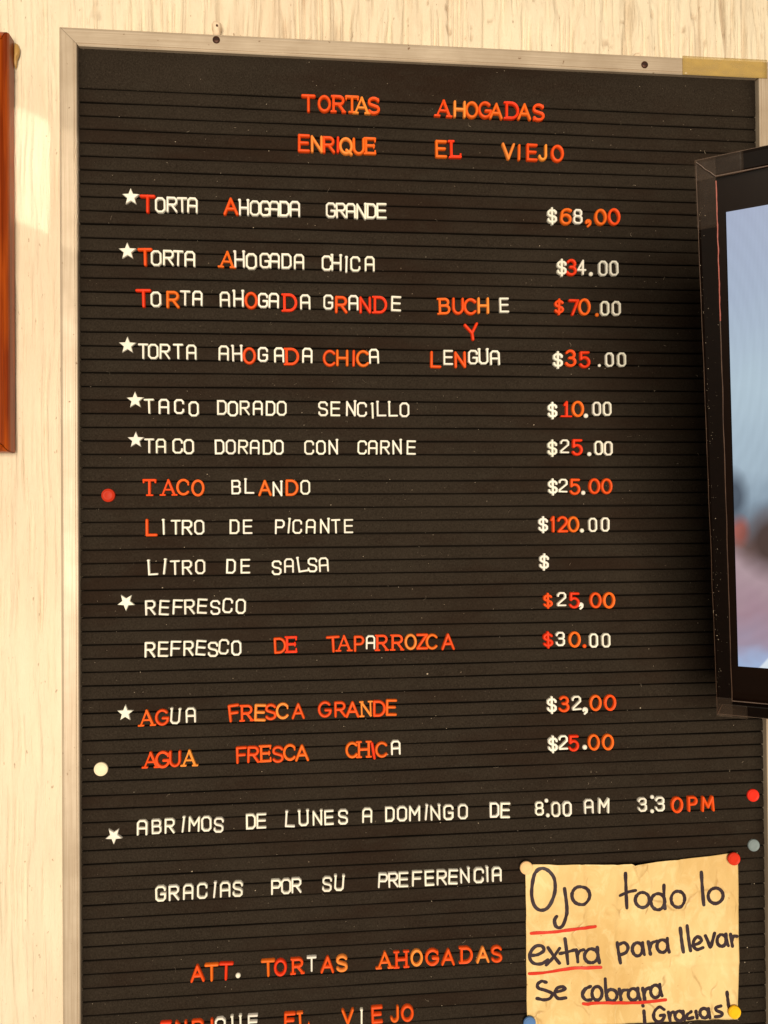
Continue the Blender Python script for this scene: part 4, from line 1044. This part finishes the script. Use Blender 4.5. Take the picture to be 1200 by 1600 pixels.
for key, wlist in DATA:
    row = ROWS[key]
    for word, items in wlist:
        wname, _, nth = word.partition('/')
        if word == '*':
            ch, st, col, x, z, h, a = items[0]
            what = 'upside down' if a == 40 else 'upright'
            place('star', '*', 'w', col, x, z, h, 36 if a == 40 else a, f'white {what} five pointed star before {NEXT[key]}', 'star', 'white stars on the menu board')
            continue
        where = wname
        if nth:
            where = ORD[int(nth) - 1] + ' ' + wname
        nd = 0
        for i, (ch, st, col, x, z, h, a) in enumerate(items):
            cn = COLNAME[col]
            if ch.isalpha():
                nm, adj, grp = KINDNAME[st]
                if len(items) == 1:
                    lab = {'Y': f'{cn} {adj} letter Y alone between BUCHE and LENGUA', 'A': f'{cn} {adj} letter A alone between LUNES and DOMINGO'}[ch]
                else:
                    lab = f'{cn} {adj} letter {ch}, {ORD[i]} letter of {where} in the {row}'
                place(nm, ch, st, col, x, z, h, a, lab, 'letter', grp)
            elif ch.isdigit():
                nd += 1
                price = ('opening time ' if word == '8:00' else 'closing time ') if key == 'labrimos' else ''
                place('digit', ch, st, col, x, z, h, a, f'{cn} {KINDNAME[st][1]} digit {ch}, {ORD[nd - 1]} digit of {price}{where} in the {row}', 'digit', 'plastic digits on the menu board')
            elif ch == '$':
                place('dollar_sign', ch, st, col, x, z, h, a, f'{cn} {KINDNAME[st][1]} dollar sign before the price in the {row}', 'dollar sign', 'dollar signs on the menu board')
            elif ch == ',':
                place('comma', ch, 'r', col, x, z, h, a, f'{cn} comma in the price {where} in the {row}', 'comma', 'plastic commas on the menu board')
            elif ch == ':':
                up = 'upper' if (i + 1 < len(items) and items[i + 1][0] == ':') else 'lower'
                place('colon_dot', ch, 'w', col, x, z, h, a, f'white {up} dot of the colon in the {"opening" if word == "8:00" else "closing"} time {where}', 'dot', 'white colon dots on the menu board')
            else:
                place('full_stop', ch, 'w', col, x, z, h, a, f'{cn} full stop in {where} in the {row}', 'full stop', 'plastic full stops on the menu board')


# ------------------------------------------------------------------ thumbtacks
def thumbtack(x, z, y, r, col, label, rough=0.42):
    v, f = lathe_y([(r * .90, .0012), (r * .99, .0006), (r, -.0006), (r * .96, -.0016), (r * .90, -.0021), (r * .84, -.0020), (r * .78, -.0014), (r * .5, -.0016), (r * .15, -.0018)], 32)
    o = link('thumbtack', mesh('thumbtack', v, f, True), None, mat_plain('tack_' + label.split()[0], col, rough, var=.16, scale=260, spec=.10))
    o.location = (x, y, z)
    v, f = lathe_y([(.0005, .0012), (.0005, .006), (.0001, .0085)], 8)
    link('needle', mesh('needle', v, f, True), o, M_SCREW)
    tag(o, label, 'thumbtack', 'coloured thumbtacks stuck in the menu board')
    return o


for x, z, y, r, col, label in [
(0.02674, -0.39538, -0.0008, 0.0066, (0.44, 0.026, 0.008), 'red thumbtack on the felt at the left edge beside TACO BLANDO'),
(0.01886, -0.65886, -0.0008, 0.0067, (0.8, 0.68, 0.48), 'white thumbtack on the felt at the left edge below AGUA'),
(0.67746, -0.71066, -0.0008, 0.0066, (0.7, 0.03, 0.015), 'bright red thumbtack at the right edge beside the 3:30 PM time'),
(0.67752, -0.76238, -0.0008, 0.0063, (0.2, 0.245, 0.26), 'grey blue thumbtack at the right edge above the paper note'),
(0.65294, -0.77303, -0.006, 0.0066, (0.6, 0.035, 0.015), 'red thumbtack holding the top right corner of the paper note'),
(0.43447, -0.77148, -0.006, 0.0066, (0.8, 0.5, 0.25), 'beige thumbtack holding the top left corner of the paper note'),
(0.6523, -0.93067, -0.005, 0.0066, (0.85, 0.48, 0.015), 'yellow thumbtack holding the bottom right corner of the paper note'),
(0.43658, -0.92721, -0.005, 0.0064, (0.09, 0.19, 0.42), 'blue thumbtack holding the bottom left corner of the paper note')]:
    thumbtack(x, z, y, r, col, label)

# ------------------------------------------------------------------ handwritten paper note
NC = [(0.43456, -0.77011), (0.65931, -0.76881), (0.65756, -0.94025), (0.43501, -0.9337)]       # corner points (x, z) in metres: top left, top right, bottom right, bottom left


def note_pt(u, w):
    """u 0..1 to the right, w 0..1 down -> (x, z)"""
    a, b, c, d = [np.array(p) for p in NC]
    q = (a * (1 - u) + b * u) * (1 - w) + (d * (1 - u) + c * u) * w
    q = q + np.array((0, -0.0035)) * math.sin(math.pi * u) * (1 - w) ** 6
    q = q + np.array((0.0012, 0)) * math.sin(math.pi * w) * (u ** 8)
    return q


def note_y(u, w):
    """distance of the paper in front of the felt: buckled and creased"""
    y = 0.0014 + 0.0022 * (mnoise.noise((u * 3.1, w * 2.2, 4.0)) + 0.5) + 0.0012 * mnoise.noise((u * 9, w * 4, 9.0))
    y += 0.0006 * mnoise.noise((u * 24, w * 8, 2.0))
    for c, s, a in ((0.42, -0.02, .0006), (0.262, 0.02, .0010), (0.71, 0.05, .0006)):      # vertical creases
        d = (u - (c + s * w)) / 0.012
        y += a * math.exp(-d * d)
    for c, s, a in ((0.31, 0.0, .0005), (0.655, 0.0, .0005)):                               # horizontal folds
        d = (w - (c + s * u)) / 0.010
        y += a * math.exp(-d * d)
    # the small pleat that hangs from the upper edge
    if w < 0.19:
        c = 0.495 + 0.28 * w
        d = u - c
        y += 0.0045 * (1 - w / 0.19) * (math.exp(-d / 0.05) if d > 0 else math.exp(-(d / 0.004) ** 2))
    return y + 0.003 * (1 - w) ** 8 * math.sin(math.pi * u)


def build_note():
    nx, nz = 190, 90
    vs, fs = [], []
    for s in (0, 1):
        for j in range(nz + 1):
            for i in range(nx + 1):
                u, w = i / nx, j / nz
                x, z = note_pt(u, w)
                edge = 0.0005 * mnoise.noise((u * 9, w * 9, 1)) if i in (0, nx) or j in (0, nz) else 0
                vs.append((x + edge, -note_y(u, w) + s * 0.00018, z + edge))
    N = (nx + 1) * (nz + 1)
    q = lambda i, j, s: s * N + j * (nx + 1) + i
    for j in range(nz):
        for i in range(nx):
            for s in (0, 1):
                fs.append((q(i, j, s), q(i + 1, j, s), q(i + 1, j + 1, s), q(i, j + 1, s)))
    for i in range(nx):
        for j in (0, nz):
            fs.append((q(i, j, 0), q(i + 1, j, 0), q(i + 1, j, 1), q(i, j, 1)))
    for j in range(nz):
        for i in (0, nx):
            fs.append((q(i, j, 0), q(i, j + 1, 0), q(i, j + 1, 1), q(i, j, 1)))
    root = link('paper_note', mesh('paper_note', vs, fs, True), None, M_PAPER)
    tag(root, 'yellowed creased paper note handwritten Ojo todo lo extra, pinned at lower right', 'paper note')
    return root


note = build_note()


def spline(pts, n=6):
    P = [np.array(p, float) for p in pts]
    if len(P) == 2:
        return [P[0] + (P[1] - P[0]) * t for t in np.linspace(0, 1, 8)]
    P = [2 * P[0] - P[1]] + P + [2 * P[-1] - P[-2]]
    out = []
    for i in range(1, len(P) - 2):
        for t in np.linspace(0, 1, n, endpoint=False):
            a, b, c, d = P[i - 1], P[i], P[i + 1], P[i + 2]
            out.append(.5 * ((2 * b) + (-a + c) * t + (2 * a - 5 * b + 4 * c - d) * t * t + (-a + 3 * b - 3 * c + d) * t ** 3))
    out.append(P[-2])
    return out


def ink(name, strokes, width, mat, lift=0.00012):
    """marker strokes lying on the paper; strokes in note coordinates (u, w)."""
    vs, fs = [], []
    sx, sz = 0.2135, 0.171
    for si, st in enumerate(strokes):
        pts = spline(st)
        n = len(pts)
        rows = []
        for i in range(n):
            p = pts[i]
            a = pts[min(i + 1, n - 1)] - pts[max(i - 1, 0)]
            t = np.array((a[0] * sx, a[1] * sz))
            t = t / (np.linalg.norm(t) + 1e-9)
            wd = width * 1.18 * (1 + .26 * mnoise.noise((i * .35, si * 3.1, 0)))
            nn = np.array((-t[1] / sx, t[0] / sz)) * wd / 2
            tt = np.array((t[0] / sx, t[1] / sz)) * wd / 2
            if i == 0:
                rows += [(p - tt * .95, nn * .35), (p - tt * .7, nn * .75)]
            rows.append((p, nn))
            if i == n - 1:
                rows += [(p + tt * .7, nn * .75), (p + tt * .95, nn * .35)]
        b = len(vs)
        for p, nn in rows:
            for k in (-1, 0, 1):
                u, w = p + nn * k
                x, z = note_pt(u, w)
                vs.append((x, -note_y(min(1, max(0, u)), min(1, max(0, w))) - lift - .00002 * (si % 5) - (.00005 if k == 0 else 0), z))
        for i in range(len(rows) - 1):
            for k in (0, 1):
                c = b + i * 3 + k
                fs.append((c, c + 1, c + 4, c + 3))
    return link(name, mesh(name, vs, fs, True), note, mat)


for kind, wd, strokes in [
('word', 0.0031, [[(0.0577, 0.033), (0.0408, 0.0619), (0.0304, 0.1275), (0.0279, 0.1932), (0.0391, 0.2529), (0.0635, 0.2819), (0.093, 0.2758), (0.1181, 0.231), (0.1343, 0.1655), (0.1319, 0.0917), (0.1097, 0.0436), (0.0803, 0.024), (0.0537, 0.0343)], [(0.1779, 0.1517), (0.1852, 0.2283), (0.1877, 0.2946), (0.1794, 0.3468), (0.1663, 0.3827), (0.1494, 0.3922), (0.1347, 0.3794), (0.13, 0.3463), (0.1391, 0.3207)], [(0.2479, 0.1468), (0.2304, 0.1561), (0.218, 0.1751), (0.2132, 0.1998), (0.2171, 0.2251), (0.2289, 0.2457), (0.2462, 0.2574), (0.2652, 0.2577), (0.2821, 0.2467), (0.2933, 0.2265), (0.2965, 0.2012), (0.2909, 0.1762), (0.2778, 0.1567), (0.2598, 0.1469), (0.2409, 0.149)]]),
('line', 0.0027, [[(0.023, 0.4222), (0.1314, 0.416), (0.2306, 0.4051), (0.3222, 0.4017)]]),
('word', 0.003, [[(0.4592, 0.0628), (0.4647, 0.1649), (0.4711, 0.2955)], [(0.4383, 0.2132), (0.4766, 0.1943), (0.5088, 0.1857)], [(0.5486, 0.2015), (0.5338, 0.2016), (0.521, 0.2117), (0.5127, 0.2295), (0.5106, 0.2511), (0.5153, 0.2722), (0.5257, 0.2882), (0.5397, 0.296), (0.5543, 0.2939), (0.5665, 0.2824), (0.5738, 0.2637), (0.5745, 0.2419), (0.5686, 0.2214), (0.5573, 0.2064), (0.543, 0.2003)], [(0.6322, 0.2205), (0.6177, 0.2127), (0.6026, 0.2155), (0.5903, 0.2283), (0.5831, 0.2483), (0.5828, 0.2713), (0.5892, 0.2926), (0.6011, 0.3076), (0.616, 0.3132), (0.6308, 0.3085), (0.6424, 0.2943), (0.6483, 0.2736), (0.6473, 0.2505), (0.6397, 0.2301), (0.627, 0.2164)], [(0.6432, 0.1607), (0.6458, 0.2454), (0.6486, 0.3089)], [(0.7062, 0.2069), (0.6926, 0.2149), (0.6829, 0.2317), (0.6792, 0.2539), (0.6823, 0.2764), (0.6916, 0.2949), (0.705, 0.3053), (0.7199, 0.3057), (0.733, 0.2959), (0.7416, 0.2779), (0.7441, 0.2556), (0.7397, 0.2334), (0.7295, 0.216), (0.7155, 0.2072), (0.7008, 0.2087)]]),
('word', 0.003, [[(0.8222, 0.0961), (0.8257, 0.1933), (0.8333, 0.2985)], [(0.8835, 0.2015), (0.8686, 0.2088), (0.8579, 0.2243), (0.8539, 0.2448), (0.8573, 0.266), (0.8674, 0.2834), (0.8821, 0.2933), (0.8983, 0.2938), (0.9126, 0.2849), (0.9221, 0.2682), (0.9247, 0.2474), (0.9201, 0.2267), (0.9089, 0.2104), (0.8937, 0.202), (0.8775, 0.2032)]]),
('word', 0.003, [[(0.0218, 0.5595), (0.0514, 0.5535), (0.0792, 0.5303), (0.0715, 0.5024), (0.0439, 0.502), (0.022, 0.5333), (0.0158, 0.5748), (0.0332, 0.6072), (0.0686, 0.6094), (0.0974, 0.5876)], [(0.099, 0.512), (0.1253, 0.5658), (0.1517, 0.6131)], [(0.1524, 0.5192), (0.1202, 0.5785), (0.0903, 0.6185)], [(0.1776, 0.462), (0.1849, 0.5434), (0.1913, 0.6194)], [(0.1551, 0.552), (0.1879, 0.5436), (0.2217, 0.5352)], [(0.2296, 0.5357), (0.2354, 0.5726), (0.2381, 0.6118)], [(0.2354, 0.5699), (0.2465, 0.5446), (0.2645, 0.5352)], [(0.3163, 0.5414), (0.3024, 0.535), (0.288, 0.5373), (0.2761, 0.5478), (0.2692, 0.5643), (0.2688, 0.5833), (0.275, 0.6009), (0.2864, 0.6134), (0.3006, 0.6181), (0.3148, 0.6141), (0.3259, 0.6023), (0.3316, 0.5851), (0.3307, 0.5661), (0.3234, 0.5492), (0.3113, 0.538)], [(0.3294, 0.5288), (0.3321, 0.5784), (0.3378, 0.6203)]]),
('line', 0.0027, [[(0.0129, 0.67), (0.1295, 0.6574), (0.2289, 0.6464), (0.3436, 0.6467)]]),
('word', 0.003, [[(0.4247, 0.5086), (0.4313, 0.5714), (0.439, 0.6315)], [(0.4286, 0.5219), (0.4578, 0.5107), (0.4758, 0.5377), (0.4665, 0.5709), (0.4353, 0.5846)], [(0.5324, 0.5193), (0.5218, 0.5134), (0.5108, 0.5158), (0.5018, 0.5261), (0.4967, 0.5421), (0.4964, 0.5604), (0.501, 0.5773), (0.5097, 0.5891), (0.5205, 0.5936), (0.5312, 0.5896), (0.5396, 0.578), (0.5439, 0.5613), (0.5433, 0.5429), (0.5377, 0.5268), (0.5285, 0.5162)], [(0.5445, 0.516), (0.5474, 0.5525), (0.5532, 0.5891)], [(0.5718, 0.5112), (0.5766, 0.5542), (0.5806, 0.5855)], [(0.5777, 0.5478), (0.5879, 0.5174), (0.6113, 0.5058)], [(0.6493, 0.5056), (0.6382, 0.4998), (0.6268, 0.5021), (0.6174, 0.5119), (0.612, 0.5274), (0.6117, 0.5451), (0.6166, 0.5614), (0.6256, 0.5729), (0.637, 0.5772), (0.6482, 0.5734), (0.657, 0.5623), (0.6615, 0.5462), (0.6608, 0.5285), (0.6549, 0.5128), (0.6453, 0.5025)], [(0.66, 0.4946), (0.6629, 0.54), (0.6698, 0.5779)]]),
('word', 0.003, [[(0.7231, 0.4364), (0.729, 0.5117), (0.7358, 0.5792)], [(0.7556, 0.4242), (0.7615, 0.5008), (0.7694, 0.5722)], [(0.7837, 0.5409), (0.8091, 0.5321), (0.8224, 0.5123), (0.8062, 0.492), (0.7879, 0.5102), (0.7837, 0.5448), (0.8019, 0.569), (0.8293, 0.5591)], [(0.8407, 0.4877), (0.8528, 0.5219), (0.8649, 0.5612), (0.875, 0.5232), (0.8852, 0.4776)], [(0.93, 0.493), (0.9208, 0.4877), (0.9113, 0.4898), (0.9034, 0.499), (0.8989, 0.5133), (0.8987, 0.5297), (0.9028, 0.5448), (0.9105, 0.5555), (0.9199, 0.5594), (0.9293, 0.5558), (0.9366, 0.5455), (0.9403, 0.5305), (0.9396, 0.5141), (0.9348, 0.4996), (0.9267, 0.4901)], [(0.9396, 0.4875), (0.9435, 0.5249), (0.9505, 0.5561)], [(0.9616, 0.4889), (0.9656, 0.5288), (0.9696, 0.5599)], [(0.9666, 0.5264), (0.9756, 0.5013), (0.9906, 0.5022)]]),
('word', 0.003, [[(0.0894, 0.7267), (0.0697, 0.7191), (0.0498, 0.7375), (0.0555, 0.7626), (0.087, 0.7774), (0.1175, 0.8001), (0.1084, 0.8282), (0.0786, 0.8357), (0.0471, 0.8248)], [(0.1314, 0.7943), (0.1562, 0.7892), (0.1782, 0.7775), (0.1684, 0.7626), (0.1425, 0.7702), (0.1313, 0.806), (0.1479, 0.8356), (0.1817, 0.8323)]]),
('word', 0.003, [[(0.2959, 0.7633), (0.2728, 0.7724), (0.2586, 0.808), (0.2684, 0.8384), (0.2983, 0.8452)], [(0.3227, 0.7668), (0.3125, 0.7737), (0.3053, 0.7878), (0.3026, 0.806), (0.3048, 0.8247), (0.3116, 0.8398), (0.3215, 0.8483), (0.3325, 0.8483), (0.3423, 0.8398), (0.3487, 0.8247), (0.3506, 0.8061), (0.3474, 0.7878), (0.3398, 0.7737), (0.3295, 0.7668), (0.3186, 0.7684)], [(0.3662, 0.7232), (0.3688, 0.7882), (0.3735, 0.8506)], [(0.3839, 0.7922), (0.3759, 0.802), (0.3719, 0.8157), (0.3726, 0.8307), (0.3779, 0.844), (0.3867, 0.8529), (0.3973, 0.8557), (0.4076, 0.8519), (0.4155, 0.8421), (0.4195, 0.8284), (0.4188, 0.8134), (0.4136, 0.8001), (0.4047, 0.7912), (0.3941, 0.7884), (0.3839, 0.7922)], [(0.4311, 0.7877), (0.4359, 0.8242), (0.4388, 0.8516)], [(0.436, 0.8178), (0.4482, 0.7952), (0.4684, 0.7924)], [(0.5072, 0.7915), (0.4971, 0.7863), (0.4866, 0.7884), (0.478, 0.7973), (0.473, 0.8112), (0.4728, 0.8272), (0.4772, 0.8418), (0.4855, 0.8521), (0.4959, 0.8559), (0.5062, 0.8524), (0.5143, 0.8424), (0.5184, 0.8279), (0.5178, 0.812), (0.5125, 0.7979), (0.5036, 0.7887)], [(0.5179, 0.7861), (0.5208, 0.8224), (0.5277, 0.8538)], [(0.5412, 0.7874), (0.546, 0.8238), (0.5499, 0.8575)], [(0.546, 0.8238), (0.5563, 0.7946), (0.5746, 0.7853)], [(0.6137, 0.777), (0.6035, 0.7715), (0.593, 0.7738), (0.5843, 0.7834), (0.5793, 0.7983), (0.5791, 0.8154), (0.5836, 0.8311), (0.5919, 0.8421), (0.6023, 0.8462), (0.6127, 0.8424), (0.6208, 0.8316), (0.6249, 0.816), (0.6243, 0.7989), (0.6189, 0.7839), (0.61, 0.774)], [(0.6224, 0.7686), (0.6263, 0.8088), (0.6343, 0.8389)]]),
('line', 0.0027, [[(0.2622, 0.8666), (0.3773, 0.8664), (0.4781, 0.8718), (0.5692, 0.8676), (0.6505, 0.8642)]]),
('word', 0.003, [[(0.5407, 0.8893), (0.5417, 0.8932)], [(0.5456, 0.9231), (0.5485, 0.9594), (0.5513, 0.9995)], [(0.6452, 0.9257), (0.6218, 0.9077), (0.5984, 0.9297), (0.5941, 0.9682), (0.6113, 0.9961), (0.6358, 0.9909), (0.6471, 0.9619), (0.6267, 0.9608)], [(0.6655, 0.9422), (0.6705, 0.972), (0.6735, 0.9967)], [(0.6715, 0.967), (0.6787, 0.9467), (0.6879, 0.9421)], [(0.7268, 0.9414), (0.7178, 0.9372), (0.7086, 0.9389), (0.7011, 0.9462), (0.6967, 0.9574), (0.6965, 0.9703), (0.7005, 0.9822), (0.7078, 0.9906), (0.7169, 0.9937), (0.726, 0.9909), (0.7331, 0.9827), (0.7367, 0.971), (0.736, 0.958), (0.7313, 0.9467), (0.7235, 0.9392)], [(0.735, 0.9393), (0.738, 0.9652), (0.742, 0.9898)], [(0.7749, 0.9465), (0.7544, 0.9609), (0.7574, 0.9841), (0.7841, 0.9829)], [(0.7995, 0.9477), (0.8026, 0.9684), (0.8056, 0.9878)], [(0.8483, 0.9348), (0.8397, 0.9306), (0.8309, 0.9323), (0.8237, 0.9396), (0.8196, 0.9508), (0.8194, 0.9637), (0.8233, 0.9755), (0.8303, 0.9838), (0.839, 0.9869), (0.8477, 0.9841), (0.8544, 0.9759), (0.8578, 0.9642), (0.8572, 0.9514), (0.8526, 0.94), (0.8452, 0.9325)], [(0.858, 0.9315), (0.8612, 0.9624), (0.8654, 0.9869)], [(0.9165, 0.9165), (0.8939, 0.9256), (0.8971, 0.9437), (0.9219, 0.959), (0.9179, 0.9767), (0.8921, 0.9819)]]),
('word', 0.003, [[(0.9446, 0.8336), (0.9501, 0.8812), (0.9556, 0.9262)]])]:
    if kind == 'line':
        ink('underline', strokes, wd, M_RED_INK, 0.0006)
    else:
        ink('handwritten_word', strokes, wd, M_INK)

# ------------------------------------------------------------------ television on its bracket at the right
TVX, TVV, TVN = [Vector(v) for v in [(0.848084, -0.529858, 0.001922), (0.210983, 0.334365, -0.918524), (0.486045, 0.779391, 0.39536)]]      # along the screen, down the screen, away from the viewer
TVO = Vector((0.59312, -0.085, -0.59959))                              # lower left front corner
TH, TW, TD = 0.4675, 0.7110, 0.048
tv = empty('television', (0, 0, 0))
tv.matrix_world = Matrix(((TVX.x, TVN.x, -TVV.x, TVO.x), (TVX.y, TVN.y, -TVV.y, TVO.y), (TVX.z, TVN.z, -TVV.z, TVO.z), (0, 0, 0, 1)))
tag(tv, 'black flat television wrapped in clear tape jutting out at the right edge', 'television')
FW = 0.0125
# local axes: x along the screen, y away from the viewer, z up; the frame stands 4 mm proud of the panel
prof_tv = [(0, TD), (0, -0.0022), (0.0006, -0.0034), (0.0018, -0.0040), (FW - 0.0012, -0.0040), (FW - 0.0004, -0.0036), (FW, -0.0024), (FW, TD)]
prof_bt = [(t * 1.36, y) for t, y in prof_tv]
for a, b, n, pr in (((0, TH), (TW, TH), (0, -1), prof_tv), ((0, 0), (TW, 0), (0, 1), prof_tv), ((0, 0), (0, TH), (1, 0), prof_tv), ((TW, 0), (TW, TH), (-1, 0), prof_tv)):
    mitre_rail('frame_rail', a, b, n, pr, M_TVBLACK, tv, gap=0.0001)
link('bezel_panel', box_mesh('bezel_panel', FW, TW - FW, 0.0022, 0.030, FW, TH - FW), tv, M_BEZEL)
link('back_cover', box_mesh('back_cover', 0.05, TW - 0.05, 0.0485, 0.075, 0.05, TH - 0.05, 0.01), tv, M_TVBLACK)
SX0, SX1, SZ0, SZ1 = 0.0183, TW - 0.0183, 0.0505, 0.4300
scr = link('screen', box_mesh('screen', 0, SX1 - SX0, 0, 0.0010, SZ0 - SZ1, 0), tv, M_SCREEN)
scr.location = (SX0, 0.0008, SZ1)


def film_edge(name, pts, r, mat, seed):
    """a thin wavy bead along a rail: the folded edge of the tape wrapping"""
    vs, fs = [], []
    n = len(pts)
    for i, p in enumerate(pts):
        p = Vector(p)
        d = (Vector(pts[min(i + 1, n - 1)]) - Vector(pts[max(i - 1, 0)])).normalized()
        s1 = d.cross(Vector((0, 1, 0))).normalized()
        rr = r * (1 + .5 * mnoise.noise((i * .7, seed, 0)))
        off = s1 * 0.0004 * mnoise.noise((i * .31, seed, 7))
        for k in range(6):
            a = math.pi * 2 * k / 6
            vs.append(p + off + s1 * rr * math.cos(a) + Vector((0, 1, 0)) * rr * math.sin(a))
    for i in range(n - 1):
        for k in range(6):
            fs.append((i * 6 + k, i * 6 + (k + 1) % 6, (i + 1) * 6 + (k + 1) % 6, (i + 1) * 6 + k))
    return link(name, mesh(name, vs, fs, True), tv, mat)


def lin(a, b, n=40):
    return [tuple(np.array(a) + (np.array(b) - np.array(a)) * i / n) for i in range(n + 1)]


film_edge('film_edge', lin((FW, -0.0030, FW + .003), (FW, -0.0030, TH - FW - 0.10)), 0.00042, M_FILM, 1)
film_edge('red_reflection_bead', lin((FW, -0.0030, TH - FW - 0.10), (FW, -0.0030, TH - FW - 0.003)), 0.00050, M_RED_REFLECTION, 2)  # red reflection on the inner lip, put in as a coloured bead
film_edge('film_edge', lin((FW, -0.0032, TH - FW), (TW - FW, -0.0032, TH - FW)), 0.0007, M_FILM, 3)
film_edge('film_edge', lin((FW, -0.0034, FW + .0035), (TW - FW, -0.0034, FW + .0035)), 0.0006, M_FILM, 4)
film_edge('film_edge', lin((0.0, -0.0030, 0.0), (0.0, -0.0030, TH)), 0.00022, M_FILM, 5)
film_edge('film_edge', lin((0.0, -0.0030, 0.0), (TW, -0.0030, 0.0)), 0.00022, M_FILM, 6)
film_edge('film_edge', lin((0.0, -0.0030, TH), (TW, -0.0030, TH)), 0.00022, M_FILM, 8)
for k, (xa, xb, za, zb) in enumerate(((-.0006, .0128, TH - .046, TH + .0004), (-.0008, .030, TH - .0135, TH + .0008), (-.0006, .0130, -.0006, .020), (.0005, .025, -.0008, .0135))):
    link('tape_strip', tape_sheet('tape_strip', xa, xb, za, zb, -0.0046 - .0003 * k, 11.0 + k, 12, 12), tv, M_TAPE_C)
# diagonal fold of tape over each left corner
film_edge('tape_fold', lin((0.0003, -0.0054, TH - .001), (0.0125, -0.0056, TH - .0125), 10), 0.0004, M_FILM, 9)
film_edge('tape_fold', lin((0.0003, -0.0054, 0.001), (0.0045, -0.0056, 0.0125), 10), 0.0004, M_FILM, 10)


def tv_dust():
    vs, fs = [], []
    for i in range(150):
        z = rnd.uniform(.02, TH - .03)
        x = abs(rnd.gauss(0.0022, 0.0022)) if rnd.random() < .8 else rnd.uniform(.001, .012)
        s = .00010 + .00022 * rnd.random() ** 3
        b = len(vs)
        vs += [(x - s, -.00405, z), (x, -.00405, z - s), (x + s, -.00405, z), (x, -.00405, z + s), (x, -.0042 - s * .5, z)]
        fs += [(b, b + 1, b + 4), (b + 1, b + 2, b + 4), (b + 2, b + 3, b + 4), (b + 3, b, b + 4)]
    me = bpy.data.meshes.new('dust')
    me.from_pydata(vs, [], fs)
    o = link('dust', me, tv, M_LINT)
    o['kind'] = 'stuff'


tv_dust()

# ------------------------------------------------------------------ wooden picture frame at the left
PX, PZ0, PZ1 = (-0.06614, -0.35318, 0.05271)
pf = empty('picture_frame', (PX - 0.15, WALL_Y, PZ0))
tag(pf, 'glossy reddish brown wooden picture frame cut by the left edge', 'picture frame')
pinv = Vector((-(PX - 0.15), -WALL_Y, -PZ0))
prof_pf = [(0, WALL_Y - .001), (0, .004), (.0008, .0012), (.0026, -.0004), (.0046, .0006), (.0062, .0022), (.0074, .0010), (.0110, -.0012), (.0150, -.0006),
           (.0200, .0030), (.0250, .0056), (.0262, .0030), (.0280, .0030), (.0290, .0075), (.0290, WALL_Y - .001)]
PXL = PX - 0.30
for a, b, n in (((PXL, PZ1), (PX, PZ1), (0, -1)), ((PXL, PZ0), (PX, PZ0), (0, 1)), ((PX, PZ0), (PX, PZ1), (-1, 0)), ((PXL, PZ0), (PXL, PZ1), (1, 0))):
    o = mitre_rail('frame_rail', a, b, n, prof_pf, M_WOOD, pf, gap=0.0005)
    o.location = pinv
o = link('picture_print', box_mesh('picture_print', PXL + .028, PX - .028, .0085, .0105, PZ0 + .028, PZ1 - .028), pf, M_PRINT)
o.location = pinv


# ------------------------------------------------------------------ small things on the wall
def lump(name, pts, y0, h, mat, seed):
    """a blob of given outline with a domed, uneven front"""
    vs, fs = [], []
    c = np.mean(np.array(pts), 0)
    k = len(pts)
    rings = ((1.0, 0.0), (.94, .45), (.75, .8), (.4, 1.0))
    for s, hh in rings:
        for i, p in enumerate(pts):
            q = c + (np.array(p) - c) * s
            vs.append((q[0], y0 - h * hh * (1 + .25 * mnoise.noise((i * .9, s * 3, seed))), q[1]))
    vs.append((c[0], y0 - h * 1.02, c[1]))
    for r in range(len(rings) - 1):
        for i in range(k):
            j = (i + 1) % k
            fs.append((r * k + i, r * k + j, (r + 1) * k + j, (r + 1) * k + i))
    b = (len(rings) - 1) * k
    for i in range(k):
        fs.append((b + i, b + (i + 1) % k, len(vs) - 1))
    return link(name, mesh(name, vs, fs, True), None, mat)


o = lump('glue_blob', [(-0.06579, 0.05179), (-0.06277, 0.05004), (-0.06097, 0.04505), (-0.06159, 0.03932), (-0.06342, 0.0348), (-0.06404, 0.02907), (-0.06527, 0.02521), (-0.06646, 0.03022), (-0.06643, 0.04035)], WALL_Y + .001, .0035, M_GLUE, 2)
tag(o, 'dried yellow glue drip on the wall beside the wooden frame corner', 'glue blob')
hk = [(0.12514, 0.07873), (0.12705, 0.08141), (0.13147, 0.08164), (0.13462, 0.07987), (0.13523, 0.07603), (0.13395, 0.07209), (0.13328, 0.0656), (0.12696, 0.06527), (0.12636, 0.07041), (0.12512, 0.07486)]
root = lump('wall_anchor', hk, WALL_Y + .001, .007, M_PLASTER, 5)
tag(root, 'paint covered wall anchor poking above the top left of the board frame', 'wall anchor')
hc = np.mean(np.array(hk), 0)
v, f = lathe_y([(.0011, 0), (.0011, -.0010), (.0007, -.0014)], 12)
link('screw_tip', mesh('screw_tip', [(x + hc[0] + .0012, y + WALL_Y - .0062, z + hc[1] - .0005) for x, y, z in v], f, True), root, M_SCREW)
o = lump('plaster_stub', [(0.56386, 0.06706), (0.56601, 0.07123), (0.56951, 0.07209), (0.57229, 0.07018), (0.57363, 0.06481), (0.56872, 0.06322)], WALL_Y + .001, .004, M_PLASTER, 8)
tag(o, 'small painted plaster stub peeping over the top right frame rail', 'plaster stub')
